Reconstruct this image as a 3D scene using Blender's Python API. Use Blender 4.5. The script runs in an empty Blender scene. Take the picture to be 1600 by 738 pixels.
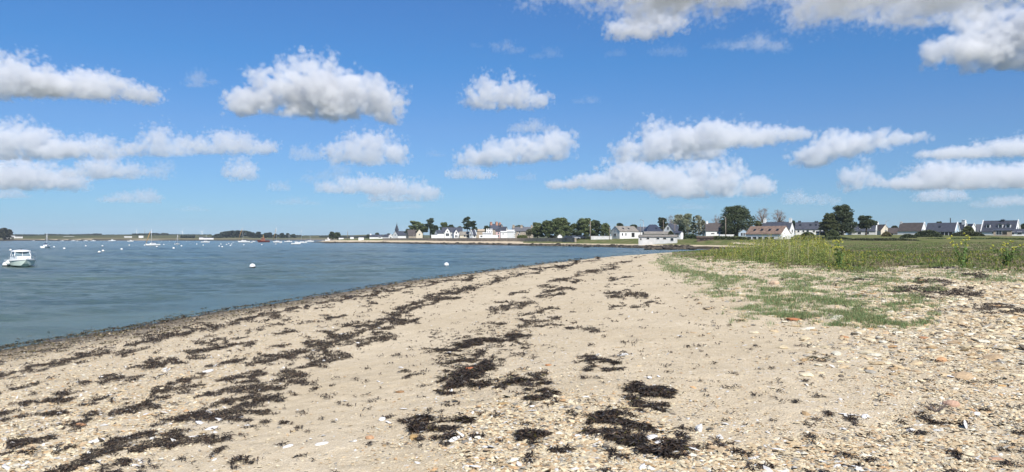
import bpy, math, random
import numpy as np
S = bpy.context.scene
C = S.collection
F = 1150.0      # focal length of the photograph in its own pixels
HZ = 373.0      # row of the horizon
EYE = 2.8       # eye height above the water (the beach is 1.2 m above it here)

# ---------------------------------------------------------------- camera
cam = bpy.data.cameras.new('camera'); camo = bpy.data.objects.new('camera', cam); C.objects.link(camo); S.camera = camo
camo.location = (0, 0, EYE); camo.rotation_euler = (math.pi/2, 0, 0)
cam.sensor_width = 36; cam.lens = 36*F/1600; cam.shift_y = (HZ-369)/1600
cam.clip_start = 0.1; cam.clip_end = 120000

# ---------------------------------------------------------------- sky, sun, exposure
EL, AZ = math.radians(46), math.radians(158)
w = bpy.data.worlds.new('World'); S.world = w; w.use_nodes = True; nt = w.node_tree
sk = nt.nodes.new('ShaderNodeTexSky'); sk.sky_type = 'NISHITA'; sk.sun_disc = False
sk.sun_elevation = EL; sk.sun_rotation = AZ
sk.altitude = 0; sk.air_density = 1.0; sk.dust_density = 0.0; sk.ozone_density = 3.0
bg = nt.nodes['Background']; bg.inputs[1].default_value = 0.12
tc = nt.nodes.new('ShaderNodeTexCoord'); sp = nt.nodes.new('ShaderNodeSeparateXYZ'); nt.links.new(tc.outputs['Generated'], sp.inputs[0])
cr = nt.nodes.new('ShaderNodeValToRGB'); nt.links.new(sp.outputs[2], cr.inputs[0])
e = cr.color_ramp.elements
_k = .91
_sky = [(0., (.185,.34,.63)), (.04, (.25,.412,.64)), (.147, (.32,.475,.69)), (.23, (.26,.515,.76)), (.35, (.31,.55,.83)), (1., (.5,.66,.9))]
e[0].position = 0.; e[0].color = (*[c*_k for c in _sky[0][1]], 1); e[1].position = 1.; e[1].color = (*[c*_k for c in _sky[-1][1]], 1)
for p_, c_ in _sky[1:-1]:
    q = e.new(p_); q.color = (*[c*_k for c in c_], 1)
mx = nt.nodes.new('ShaderNodeMix'); mx.data_type = 'RGBA'; mx.blend_type = 'MULTIPLY'; mx.inputs[0].default_value = 1
nt.links.new(sk.outputs[0], mx.inputs[6]); nt.links.new(cr.outputs[0], mx.inputs[7]); nt.links.new(mx.outputs[2], bg.inputs[0])
sl = bpy.data.lights.new('sun', 'SUN'); sl.energy = 4.6; sl.angle = math.radians(.5); sl.color = (1, .955, .89)
so = bpy.data.objects.new('sun', sl); C.objects.link(so); so.rotation_euler = (math.pi/2-EL, 0, math.pi-AZ)
vs = S.view_settings; vs.view_transform = 'Standard'; vs.look = 'None'; vs.exposure = 0.45; vs.gamma = 1; vs.use_curve_mapping = False
S.cycles.use_denoising = True; S.cycles.adaptive_threshold = .02; S.cycles.volume_bounces = 4; S.cycles.volume_step_rate = 2.5; S.cycles.volume_max_steps = 256; S.cycles.max_bounces = 12
S.cycles.diffuse_bounces = 2; S.cycles.glossy_bounces = 2; S.cycles.transmission_bounces = 2; S.cycles.transparent_max_bounces = 8
S.cycles.caustics_reflective = False; S.cycles.caustics_refractive = False

# ---------------------------------------------------------------- helpers
def _hash(ix, iy, s):
    h = (ix.astype(np.int64)*374761393 + iy.astype(np.int64)*668265263 + s*974634777) & 0x7fffffff
    h = ((h ^ (h >> 13))*1274126177) & 0x7fffffff
    h = h ^ (h >> 16)
    return (h & 0xffff)/65535.0
def vnoise(x, y, s=0):
    x = np.asarray(x, float); y = np.asarray(y, float)
    ix = np.floor(x); iy = np.floor(y); fx = x-ix; fy = y-iy
    fx = fx*fx*(3-2*fx); fy = fy*fy*(3-2*fy)
    a = _hash(ix, iy, s); b = _hash(ix+1, iy, s); c = _hash(ix, iy+1, s); d = _hash(ix+1, iy+1, s)
    return a+(b-a)*fx+(c-a)*fy+(a-b-c+d)*fx*fy
def fbm(x, y, o=4, s=0):
    t = 0; a = .5; n = 0
    for k in range(o):
        t = t+a*vnoise(x*2**k+k*17.3, y*2**k-k*9.1, s+k); n += a; a *= .5
    return t/n
def sstep(a, b, x):
    t = np.clip((x-a)/(b-a), 0, 1); return t*t*(3-2*t)
def PX(px, Y): return (px-800)/F*Y
def W(px, py, z=0.0):
    Y = (EYE-z)*F/(py-HZ); return (PX(px, Y), Y)

# --- coast lines (read off the photograph as points of the water level)
pxs = [(0,546),(54,537),(108,529),(154,521),(200,512.8),(235,506),(271,499),(305,494),(339,488),(370,484),(400,479.7),(450,471),(500,462.5),(550,454),(600,446),
       (650,438.5),(700,432),(750,425.7),(800,418.7),(850,412.5),(900,406.5),(950,402.7),(1000,399.2)]
main = [(-19,-60),(-16.2,-20),(-15.2,-5),(-14.4,5),(-13.8,12)]+[W(*p) for p in pxs]+[(28,128),(38,131),(49,137),(56,148),(58,163),(55,176),(51,184)]
for p in [(1080,389.2),(1040,388.8),(1000,388.0),(960,386.6),(900,385.3),(820,384.0),(760,382.9),(700,382.1),(640,380.9),(560,379.8),(525,379.6)]:
    main.append(W(*p))
main += [(-128,500),(-148,540),(-166,640),(-160,710),(-60,790),(60,830),(400,900),(3000,1200),(3000,-60)]
far = [(-3000,900),(-900,915),(-690,925),(-600,930),(-560,1000),(-440,1005),(-240,1010),(-150,1080),(100,1150),(600,1250),(3000,1300),(4000,8000),(-4000,8000)]
def sdist(x, y, poly):
    P = np.array(poly); n = len(P); best = np.full(x.shape, 1e18); ins = np.zeros(x.shape, bool)
    for i in range(n):
        a = P[i]; b = P[(i+1) % n]; dx, dy = b-a; L2 = dx*dx+dy*dy
        t = np.clip(((x-a[0])*dx+(y-a[1])*dy)/L2, 0, 1)
        best = np.minimum(best, (x-a[0]-t*dx)**2+(y-a[1]-t*dy)**2)
        c = ((a[1] > y) != (b[1] > y))
        with np.errstate(divide='ignore', invalid='ignore'):
            xi = a[0]+(y-a[1])*dx/(dy if dy != 0 else 1e-9)
        ins ^= c & (x < xi)
    d = np.sqrt(best); return np.where(ins, d, -d)
def ground(x, y, full=False):
    x = np.asarray(x, float); y = np.asarray(y, float)
    d = sdist(x, y, main)+(fbm(x*.35, y*.35, 3, 5)-.5)*np.clip(y/60, .35, 3)
    d2 = sdist(x, y, far)
    zn = np.interp(d, [-60,-20,0,2,6,15,30,60,300], [-3,-1.0,0,.17,.55,1.2,1.45,1.62,2.3])
    zf = np.interp(d, [-60,-20,0,4,10,17,22,60,200], [-3,-1.5,0,.6,1.1,1.5,2.3,2.8,3.2])
    k = sstep(150, 200, y)
    z = zn*(1-k)+zf*k
    z = z+sstep(220, 300, y)*sstep(50, 100, x)*1.3*np.clip(d/20, 0, 1)
    on = np.clip(d/3, 0, 1)
    z = z+on*((fbm(x*.25, y*.25, 3, 9)-.5)*.16+(fbm(x*1.3, y*1.3, 3, 11)-.5)*.05)
    z = z+np.clip(d/14-.5, 0, 1)*sstep(2, 7, x)*sstep(14, 24, y)*(1-sstep(50, 80, y))*(.10+.25*(fbm(x*.3, y*.3, 3, 21)-.4))
    hill = 1.2+np.clip(d2/60, 0, 1)*2+sstep(60, 900, d2)*(2.5+9*fbm(x*.0035, y*.0035, 4, 31))
    z2 = np.where(d2 > 0, np.minimum(hill, d2*.12), np.maximum(d2*.1, -3))
    z = np.maximum(z, z2)
    return (z, d, d2) if full else z
def gz(x, y): return float(ground(np.array([x]), np.array([y]))[0])
_gx = np.arange(-95, 118, .16); _gy = np.arange(1, 170, .16); _GX, _GY = np.meshgrid(_gx, _gy)
_GZ, _GD, _ = ground(_GX.ravel(), _GY.ravel(), True); _GZ = _GZ.reshape(_GX.shape); _GD = _GD.reshape(_GX.shape)
def gfast(x, y):
    u = np.clip((x-_gx[0])/.16, 0, len(_gx)-1.001); v = np.clip((y-_gy[0])/.16, 0, len(_gy)-1.001); i = u.astype(int); j = v.astype(int); a = u-i; b = v-j
    def L_(G): return (G[j, i]*(1-a)+G[j, i+1]*a)*(1-b)+(G[j+1, i]*(1-a)+G[j+1, i+1]*a)*b
    return L_(_GZ), L_(_GD)
def unproject(px, py, n=14):
    """ground points under photograph pixels (arrays)"""
    px = np.asarray(px, float); py = np.asarray(py, float); z = np.full(px.shape, 1.1)
    for k in range(n):
        Y = (EYE-z)*F/(py-HZ); Y = np.clip(Y, 1, 165); X = (px-800)/F*Y
        z = .4*z+.6*gfast(X, Y)[0]
    Y = (EYE-z)*F/(py-HZ); return (px-800)/F*Y, Y, z

def put(name, me, mat=None, parent=None, kind=None, label=None, cat=None, group=None):
    o = bpy.data.objects.new(name, me); C.objects.link(o)
    if mat is not None and me is not None:
        for m_ in (mat if isinstance(mat, (list, tuple)) else [mat]): me.materials.append(m_)
    if parent is not None: o.parent = parent
    if kind: o['kind'] = kind
    if label: o['label'] = label
    if cat: o['category'] = cat
    if group: o['group'] = group
    return o
def npmesh(name, V, Fc, smooth=False, attrs=None, col=None):
    me = bpy.data.meshes.new(name); V = np.asarray(V, np.float32); Fc = np.asarray(Fc, np.int32)
    nf, k = Fc.shape
    me.vertices.add(len(V)); me.vertices.foreach_set('co', V.ravel())
    me.loops.add(nf*k); me.loops.foreach_set('vertex_index', Fc.ravel())
    me.polygons.add(nf); me.polygons.foreach_set('loop_start', np.arange(0, nf*k, k, dtype=np.int32))
    try: me.polygons.foreach_set('loop_total', np.full(nf, k, np.int32))
    except Exception: pass
    me.update(calc_edges=True)
    me.polygons.foreach_set('use_smooth', np.full(nf, smooth))
    for n_, v_ in (attrs or {}).items():
        a = me.attributes.new(n_, 'FLOAT', 'POINT'); a.data.foreach_set('value', np.asarray(v_, np.float32).ravel())
    if col is not None:
        a = me.attributes.new('tint', 'FLOAT_COLOR', 'POINT')
        cc = np.ones((len(V), 4), np.float32); cc[:, :3] = col; a.data.foreach_set('color', cc.ravel())
    return me
class MB:
    def __init__(s): s.v = []; s.f = []
    def add(s, vs_, fs):
        b = len(s.v); s.v += [tuple(p) for p in vs_]; s.f += [tuple(i+b for i in q_) for q_ in fs]; return s
    def box(s, x0, x1, y0, y1, z0, z1):
        return s.add([(x0,y0,z0),(x1,y0,z0),(x1,y1,z0),(x0,y1,z0),(x0,y0,z1),(x1,y0,z1),(x1,y1,z1),(x0,y1,z1)],
                     [(0,3,2,1),(4,5,6,7),(0,1,5,4),(1,2,6,5),(2,3,7,6),(3,0,4,7)])
    def tube(s, pts, rad, n=6):
        rings = []
        for i, p in enumerate(pts):
            a = pts[max(0, i-1)]; b = pts[min(len(pts)-1, i+1)]
            t = np.array(b, float)-np.array(a, float); t /= max(1e-9, np.linalg.norm(t))
            u = np.cross(t, (0, 0, 1)); 
            if np.linalg.norm(u) < 1e-3: u = np.array([1., 0, 0])
            u /= np.linalg.norm(u); v = np.cross(t, u)
            r = rad[i] if isinstance(rad, (list, tuple)) else rad
            rings.append([tuple(np.array(p)+r*(math.cos(2*math.pi*k/n)*u+math.sin(2*math.pi*k/n)*v)) for k in range(n)])
        vs_ = [p for r in rings for p in r]; fs = []
        for i in range(len(pts)-1):
            for k in range(n): fs.append((i*n+k, i*n+(k+1) % n, (i+1)*n+(k+1) % n, (i+1)*n+k))
        fs.append(tuple(range(n-1, -1, -1))); fs.append(tuple((len(pts)-1)*n+k for k in range(n)))
        return s.add(vs_, fs)
    def ball(s, c, r, nu=14, nv=9, sx=1, sy=1, sz=1, z0=-1, z1=1):
        a0 = math.asin(z0); a1 = math.asin(z1); vs_ = []
        for j in range(nv+1):
            a = a0+(a1-a0)*j/nv
            for i in range(nu):
                b = 2*math.pi*i/nu; vs_.append((c[0]+r*sx*math.cos(a)*math.cos(b), c[1]+r*sy*math.cos(a)*math.sin(b), c[2]+r*sz*math.sin(a)))
        fs = [(j*nu+i, j*nu+(i+1) % nu, (j+1)*nu+(i+1) % nu, (j+1)*nu+i) for j in range(nv) for i in range(nu)]
        fs.append(tuple(range(nu-1, -1, -1))); fs.append(tuple(nv*nu+i for i in range(nu)))
        return s.add(vs_, fs)
    def build(s, name, mat, parent=None, smooth=False, **k):
        me = bpy.data.meshes.new(name); me.from_pydata(s.v, [], s.f); me.update()
        if smooth: me.polygons.foreach_set('use_smooth', [True]*len(me.polygons))
        return put(name, me, mat, parent, **k)
def empty(name, loc, rz=0, label=None, cat=None, group=None, s=1):
    o = bpy.data.objects.new(name, None); C.objects.link(o); o.location = loc; o.rotation_euler = (0, 0, rz); o.scale = (s, s, s)
    if label: o['label'] = label
    if cat: o['category'] = cat
    if group: o['group'] = group
    return o
def copy_tree(o, parent=None):
    c = o.copy(); C.objects.link(c); c.parent = parent
    for ch in list(o.children): copy_tree(ch, c)
    return c

# ---------------------------------------------------------------- materials
def newmat(name):
    m = bpy.data.materials.new(name); m.use_nodes = True; return m, m.node_tree, m.node_tree.nodes['Principled BSDF']
def N_(nt, t, **k):
    n = nt.nodes.new(t)
    for a, b in k.items():
        if a.startswith('i_'): n.inputs[a[2:].replace('_', ' ')].default_value = b
        else: setattr(n, a, b)
    return n
def simple(name, col, rough=.7, var=.12, scale=1.5, metal=0, bump=0, spec=.4):
    m, nt, b = newmat(name); b.inputs['Roughness'].default_value = rough; b.inputs['Metallic'].default_value = metal
    b.inputs['Specular IOR Level'].default_value = spec
    g = N_(nt, 'ShaderNodeNewGeometry'); n = N_(nt, 'ShaderNodeTexNoise', i_Scale=scale, i_Detail=5.0)
    nt.links.new(g.outputs['Position'], n.inputs['Vector'])
    mr = N_(nt, 'ShaderNodeMapRange'); mr.inputs[1].default_value = .3; mr.inputs[2].default_value = .7
    mr.inputs[3].default_value = 1-var; mr.inputs[4].default_value = 1+var
    nt.links.new(n.outputs[0], mr.inputs[0])
    v = N_(nt, 'ShaderNodeVectorMath', operation='SCALE'); v.inputs[0].default_value = col[:3]; nt.links.new(mr.outputs[0], v.inputs['Scale'])
    nt.links.new(v.outputs[0], b.inputs['Base Color'])
    if bump:
        bp = N_(nt, 'ShaderNodeBump', i_Strength=.6, i_Distance=bump); n2 = N_(nt, 'ShaderNodeTexNoise', i_Scale=scale*4, i_Detail=4.0)
        nt.links.new(g.outputs['Position'], n2.inputs['Vector']); nt.links.new(n2.outputs[0], bp.inputs['Height']); nt.links.new(bp.outputs[0], b.inputs['Normal'])
    return m
def tinted(name, rough=.8, spec=.3, bump=0, bscale=60, gain=1):
    m, nt, b = newmat(name); b.inputs['Roughness'].default_value = rough; b.inputs['Specular IOR Level'].default_value = spec
    a = N_(nt, 'ShaderNodeAttribute', attribute_name='tint')
    g = N_(nt, 'ShaderNodeNewGeometry'); n = N_(nt, 'ShaderNodeTexNoise', i_Scale=float(bscale), i_Detail=4.0)
    nt.links.new(g.outputs['Position'], n.inputs['Vector'])
    mr = N_(nt, 'ShaderNodeMapRange'); mr.inputs[1].default_value = .3; mr.inputs[2].default_value = .7; mr.inputs[3].default_value = .8; mr.inputs[4].default_value = 1.2
    nt.links.new(n.outputs[0], mr.inputs[0])
    v = N_(nt, 'ShaderNodeVectorMath', operation='SCALE'); nt.links.new(a.outputs['Color'], v.inputs[0]); nt.links.new(mr.outputs[0], v.inputs['Scale'])
    nt.links.new(v.outputs[0], b.inputs['Base Color'])
    if bump:
        bp = N_(nt, 'ShaderNodeBump', i_Strength=.7, i_Distance=bump); nt.links.new(n.outputs[0], bp.inputs['Height']); nt.links.new(bp.outputs[0], b.inputs['Normal'])
    return m
M = dict(
    white=simple('white_plaster', (.78,.77,.74), .8, .05, .6), cream=simple('cream_plaster', (.62,.55,.43), .8, .08),
    greyw=simple('weathered_white', (.60,.59,.56), .85, .15, .8), pink=simple('pink_plaster', (.62,.42,.40), .8, .08),
    stone=simple('granite', (.33,.28,.22), .9, .25, 2.0, bump=.03), tan=simple('tan_render', (.38,.31,.23), .9, .1),
    slate=simple('slate', (.060,.065,.082), .5, .25, 1.2), navy=simple('dark_slate', (.028,.036,.062), .45, .15, 1.0),
    brownroof=simple('brown_tiles', (.20,.135,.10), .8, .35, 1.3), darkbrown=simple('dark_tiles', (.075,.062,.058), .8, .2, 1.2),
    greyroof=simple('grey_sheet_roof', (.22,.20,.17), .7, .2, 1.0), bluewall=simple('pale_blue_boards', (.42,.52,.60), .7, .08),
    glass=simple('window_glass', (.02,.025,.03), .08, 0, 1, spec=.6), frame=simple('window_frame', (.70,.70,.68), .5, .03),
    dark=simple('dark_opening', (.02,.02,.02), .8, 0), brick=simple('chimney_brick', (.42,.22,.15), .85, .15),
    taupe=simple('weathered_planks', (.12,.088,.07), .85, .25, 2.5), metal=simple('galvanised_metal', (.35,.36,.37), .45, .08, metal=.6),
    wood=simple('pole_wood', (.22,.18,.14), .85, .2, 3), gel=simple('white_gelcoat', (.80,.80,.78), .25, .02, spec=.5),
    gelgreen=simple('pale_green_hull_paint', (.52,.60,.52), .35, .05), red=simple('red_hull_paint', (.13,.03,.025), .5, .1), orange=simple('orange_paint', (.36,.13,.07), .6, .05),
    black=simple('black_rubber', (.02,.02,.022), .6, .05), ochre=simple('rolled_ochre_sail', (.45,.27,.10), .8, .05), navyc=simple('navy_canvas', (.03,.05,.12), .8, .05),
    alu=simple('mast_aluminium', (.75,.75,.75), .35, .03, metal=.2), buoyw=simple('white_buoy_plastic', (.80,.79,.76), .4, .04), buoyg=simple('dark_buoy_band', (.035,.035,.03), .7, .2, 8),
    bark=simple('bark', (.11,.085,.065), .9, .2, 2), barkp=simple('pale_bark', (.25,.20,.17), .9, .2, 2),
    wall=simple('sea_wall_stone', (.31,.26,.20), .9, .3, .9, bump=.05), rock=tinted('rock', .85, .3, .02, 6), pebble=tinted('pebble', .75, .3, 0, 90), leaf=tinted('leaf', .75, .25, 0, 3),
    weed=tinted('seaweed', .5, .35, 0, 40), stonem=tinted('beach_stone', .85, .2, .006, 45), shell=simple('oyster_shell', (.76,.74,.70), .5, .1, 60, bump=.004),
    paintd=simple('dark_car_paint', (.03,.035,.045), .25, .05), paints=simple('silver_car_paint', (.45,.46,.48), .3, .02, metal=.4),
)
def terrain_mat():
    m, nt, b = newmat('beach_ground'); L = nt.links
    b.inputs['Roughness'].default_value = .9; b.inputs['Specular IOR Level'].default_value = .15
    g = N_(nt, 'ShaderNodeNewGeometry'); P = g.outputs['Position']
    def noise(sc, det=4.0, rough=.55):
        n = N_(nt, 'ShaderNodeTexNoise', i_Scale=sc, i_Detail=det, i_Roughness=rough); L.new(P, n.inputs['Vector']); return n.outputs[0]
    def ramp(x, pts):
        r = N_(nt, 'ShaderNodeValToRGB'); L.new(x, r.inputs[0]); el = r.color_ramp.elements
        el[0].position = pts[0][0]; el[0].color = (*pts[0][1], 1); el[1].position = pts[-1][0]; el[1].color = (*pts[-1][1], 1)
        for p_, c_ in pts[1:-1]: q = el.new(p_); q.color = (*c_, 1)
        return r.outputs[0]
    def mix(f, a, b_, mode='MIX'):
        x = N_(nt, 'ShaderNodeMix', data_type='RGBA', blend_type=mode)
        for i, t in ((0, f), (6, a), (7, b_)):
            if isinstance(t, (int, float)): x.inputs[i].default_value = t
            elif isinstance(t, tuple): x.inputs[i].default_value = (*t, 1)
            else: L.new(t, x.inputs[i])
        return x.outputs[2]
    def mr(x, a, b_, c=0., d=1.):
        n = N_(nt, 'ShaderNodeMapRange'); L.new(x, n.inputs[0])
        for i, t in enumerate((a, b_, c, d)): n.inputs[i+1].default_value = t
        return n.outputs[0]
    def attr(n_): return N_(nt, 'ShaderNodeAttribute', attribute_name=n_).outputs['Fac']
    def mth(op, a, b_):
        n = N_(nt, 'ShaderNodeMath', operation=op)
        for i, t in enumerate((a, b_)):
            if isinstance(t, (int, float)): n.inputs[i].default_value = t
            else: L.new(t, n.inputs[i])
        return n.outputs[0]
    big = noise(.5, 5.0); mid = noise(6., 5.0); fine = noise(130., 3.0, .7)
    sand = ramp(fine, [(.28, (.36,.28,.18)), (.5, (.62,.525,.375)), (.72, (.76,.67,.51))])
    sand = mix(.8, sand, ramp(big, [(.3, (.86,.84,.80)), (.7, (1.0,1.0,1.0))]), 'MULTIPLY')
    sand = mix(.6, sand, ramp(mid, [(.3, (.80,.77,.72)), (.7, (1.0,1.0,1.0))]), 'MULTIPLY')
    vo = N_(nt, 'ShaderNodeTexVoronoi', i_Scale=38.); L.new(P, vo.inputs['Vector'])
    ps = N_(nt, 'ShaderNodeSeparateColor'); L.new(vo.outputs['Color'], ps.inputs[0])
    peb = ramp(ps.outputs[0], [(0., (.16,.12,.08)), (.3, (.42,.33,.22)), (.55, (.5,.36,.22)), (.8, (.6,.55,.45)), (1., (.78,.76,.7))])
    pm = mth('MULTIPLY', mr(vo.outputs['Distance'], .42, .3), mr(ps.outputs[1], .55, .6))
    pm = mth('MULTIPLY', pm, mr(attr('gravel'), 0., 1., .12, 1.))
    sand = mix(pm, sand, peb)
    vo2 = N_(nt, 'ShaderNodeTexVoronoi', i_Scale=11.); L.new(P, vo2.inputs['Vector'])
    ps2 = N_(nt, 'ShaderNodeSeparateColor'); L.new(vo2.outputs['Color'], ps2.inputs[0])
    wm = mth('MULTIPLY', mr(vo2.outputs['Distance'], .28, .2), mr(ps2.outputs[2], .86, .88))
    wm = mth('MULTIPLY', wm, mr(attr('gravel'), 0., 1., .2, 1.))
    sand = mix(wm, sand, (.72, .70, .65))
    gr = ramp(noise(.35, 6.0), [(.3, (.09,.12,.04)), (.5, (.14,.155,.065)), (.68, (.22,.185,.11))])
    gr = mix(.7, gr, ramp(noise(7., 4.0), [(.3, (.5,.5,.5)), (.7, (1.3,1.3,1.2))]), 'MULTIPLY')
    c = mix(mr(attr('wet'), 0., 1.), sand, (.13, .092, .042))
    wn = mth('ADD', attr('weed'), mth('MULTIPLY', mth('SUBTRACT', noise(34., 5.0, .65), .5), 1.8))
    wf = mr(wn, .62, .9)
    wf = mth('MULTIPLY', wf, .85); c = mix(wf, c, (.022, .017, .013))
    gn = mth('ADD', attr('grass'), mth('MULTIPLY', mth('SUBTRACT', noise(5., 5.0), .5), 1.2))
    c = mix(mr(gn, .4, .65), c, gr)
    rk = ramp(noise(1.4, 6.0), [(.35, (.03,.026,.02)), (.6, (.09,.075,.055)), (.75, (.17,.14,.10))])
    c = mix(mr(attr('rocky'), .2, .7), c, rk)
    hl = ramp(noise(.012, 6.0, .6), [(.35, (.045,.06,.032)), (.48, (.08,.095,.045)), (.58, (.15,.13,.075)), (.68, (.055,.07,.035))])
    c = mix(attr('hill'), c, hl)
    L.new(c, b.inputs['Base Color'])
    L.new(mr(attr('wet'), 0., 1., .9, .45), b.inputs['Roughness']); L.new(mr(attr('wet'), 0., 1., .0, .4), b.inputs['Specular IOR Level'])
    hgt = mth('ADD', mth('MULTIPLY', fine, .25), mth('ADD', mth('MULTIPLY', mid, 1.5), mth('MULTIPLY', vo.outputs['Distance'], -.5)))
    bp = N_(nt, 'ShaderNodeBump', i_Strength=.8, i_Distance=.02); L.new(hgt, bp.inputs['Height']); L.new(bp.outputs[0], b.inputs['Normal'])
    return m
def water_mat():
    m, nt, b = newmat('sea_water'); L = nt.links
    g = N_(nt, 'ShaderNodeNewGeometry'); P = g.outputs['Position']
    def noise(sc, det, vec, rough=.55, dist=0.):
        mp = N_(nt, 'ShaderNodeMapping'); mp.inputs['Scale'].default_value = vec; L.new(P, mp.inputs[0])
        n = N_(nt, 'ShaderNodeTexNoise', i_Scale=sc, i_Detail=det, i_Roughness=rough, i_Distortion=dist); L.new(mp.outputs[0], n.inputs['Vector']); return n.outputs[0]
    pat = noise(.035, 6.0, (.45, 1.2, 1.))
    r = N_(nt, 'ShaderNodeValToRGB'); L.new(pat, r.inputs[0]); el = r.color_ramp.elements
    el[0].position = .35; el[0].color = (.112,.158,.132,1); el[1].position = .65; el[1].color = (.050,.088,.102,1)
    L.new(r.outputs[0], b.inputs['Base Color'])
    b.inputs['Roughness'].default_value = .2; b.inputs['IOR'].default_value = 1.33; b.inputs['Specular IOR Level'].default_value = .3
    h1 = noise(2.4, 6.0, (.5, 1.3, 1.), .68, .3); h2 = noise(.18, 3.0, (.5, 1.2, 1.))
    a = N_(nt, 'ShaderNodeMath', operation='MULTIPLY_ADD'); L.new(h2, a.inputs[0]); a.inputs[1].default_value = 2.2; L.new(h1, a.inputs[2])
    bp = N_(nt, 'ShaderNodeBump', i_Strength=1.0, i_Distance=.2); L.new(a.outputs[0], bp.inputs['Height']); L.new(bp.outputs[0], b.inputs['Normal'])
    return m
# ---------------------------------------------------------------- clouds: real volumes, kilometres away
cm = bpy.data.materials.new('cloud_vapour'); cm.use_nodes = True; n = cm.node_tree; n.nodes.clear()
o_ = n.nodes.new('ShaderNodeOutputMaterial'); v_ = n.nodes.new('ShaderNodeVolumePrincipled'); n.links.new(v_.outputs[0], o_.inputs[1])
v_.inputs['Color'].default_value = (1, 1, 1, 1); v_.inputs['Density'].default_value = .021; v_.inputs['Anisotropy'].default_value = 0.1
def cloud(x0, x1, yt, yb, prof, tilt=0., seed=0, dens=1., alt=1000., soft=.3, rough=.66, depth=.5, flat=1.):
    """prof: heights (0..1) of the tops along the cloud; tilt: rise of the base from left to right as a share of the height"""
    Yb = alt*F/(HZ-yb); D = max((x1-x0)/F*Yb*depth, (yb-yt)/F*Yb*.9)
    D = min(D, 2400.); Y = Yb-(.28 if depth < 1 else .36)*D; X = ((x0+x1)/2-800)/F*Y; Wd = (x1-x0)/F*Y*.97
    H = max((HZ-yt)/F*Y-alt, .16*Wd)*1.05 if depth < 1 else 190.
    Hb = H/(1+abs(tilt))
    vd = bpy.data.volumes.new('cloud'); ob = bpy.data.objects.new('cloud', vd); C.objects.link(ob); ob['kind'] = 'structure'
    ob.location = (X, Y, alt)
    g = bpy.data.node_groups.new('cloud_density', 'GeometryNodeTree')
    g.interface.new_socket('Geometry', in_out='INPUT', socket_type='NodeSocketGeometry')
    g.interface.new_socket('Geometry', in_out='OUTPUT', socket_type='NodeSocketGeometry')
    Nn = g.nodes; K = g.links
    Nn.new('NodeGroupInput')
    out = Nn.new('NodeGroupOutput'); vc = Nn.new('GeometryNodeVolumeCube'); sm = Nn.new('GeometryNodeSetMaterial'); sm.inputs['Material'].default_value = cm
    K.new(vc.outputs[0], sm.inputs[0]); K.new(sm.outputs[0], out.inputs[0])
    P = Nn.new('GeometryNodeInputPosition').outputs[0]
    vox = Y/(F*.64)*1.2
    bx0 = (-Wd*.58, -D*.54, -H*(.12+abs(tilt)*.1)); bx1 = (Wd*.58, D*.54, H*1.14)
    vc.inputs['Min'].default_value = bx0; vc.inputs['Max'].default_value = bx1
    for i, a in enumerate('XYZ'): vc.inputs['Resolution '+a].default_value = max(8, min(260, int((bx1[i]-bx0[i])/(vox*(1.9 if i == 1 else 1)))))
    def mm(op, a, b=None, c=None):
        q = Nn.new('ShaderNodeMath'); q.operation = op
        for i, t in enumerate((a, b, c)):
            if t is None: continue
            if isinstance(t, (int, float)): q.inputs[i].default_value = t
            else: K.new(t, q.inputs[i])
        return q.outputs[0]
    def vm(op, a, b):
        q = Nn.new('ShaderNodeVectorMath'); q.operation = op; K.new(a, q.inputs[0]); q.inputs[1].default_value = b
        return q.outputs['Value'] if op == 'LENGTH' else q.outputs[0]
    pn = vm('ADD', P, (seed*913.+77, seed*571., seed*311.))
    no = Nn.new('ShaderNodeTexNoise'); no.inputs['Scale'].default_value = 2.1/H; no.inputs['Detail'].default_value = 5.5; no.inputs['Roughness'].default_value = rough
    K.new(pn, no.inputs['Vector']); nn = mm('SUBTRACT', no.outputs[0], .5)
    vv = Nn.new('ShaderNodeTexVoronoi'); vv.inputs['Scale'].default_value = 5.5/H; vv.inputs['Detail'].default_value = 1.; vv.inputs['Roughness'].default_value = .5; K.new(pn, vv.inputs['Vector'])
    bil = mm('SUBTRACT', .45, vv.outputs['Distance'])
    k = len(prof); best = None; rnd = random.Random(seed*7+1)
    for i, h in enumerate(prof):
        t = (i+.5)/k-.5; zb = (t+.5 if tilt >= 0 else t-.5)*tilt*Hb
        hh = max(.12, h)*Hb
        q = vm('SUBTRACT', P, (t*Wd*.93, rnd.uniform(-.14, .14)*D, zb+hh*.38))
        q = vm('DIVIDE', q, (Wd/k*1.12, D*.42*(.6+.4*h), hh*.72))
        qn = Nn.new('ShaderNodeVectorMath'); qn.operation = 'LENGTH'; K.new(q, qn.inputs[0])
        d = mm('SUBTRACT', 1., qn.outputs['Value'])
        best = d if best is None else mm('SMOOTH_MAX', best, d, .25)
    d = mm('MULTIPLY_ADD', nn, 2.3, best); d = mm('MULTIPLY_ADD', bil, .8, d)
    sep = Nn.new('ShaderNodeSeparateXYZ'); K.new(P, sep.inputs[0])
    bz = mm('SUBTRACT', sep.outputs[2], mm('MULTIPLY', mm('ADD', mm('MULTIPLY', sep.outputs[0], 1/Wd), .5 if tilt >= 0 else -.5), tilt*Hb))
    bz = mm('MULTIPLY', bz, 7./H*flat); bz = mm('ADD', bz, mm('MULTIPLY_ADD', nn, 3.2, .5))
    d = mm('MINIMUM', d, bz)
    q = Nn.new('ShaderNodeMapRange'); q.inputs[1].default_value = 0.; q.inputs[2].default_value = soft; q.inputs[4].default_value = dens*1000./max(Y, 1)*3.5; K.new(d, q.inputs[0])
    K.new(q.outputs[0], vc.inputs['Density'])
    ob.modifiers.new('density', 'NODES').node_group = g
    vd.materials.append(cm)
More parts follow.
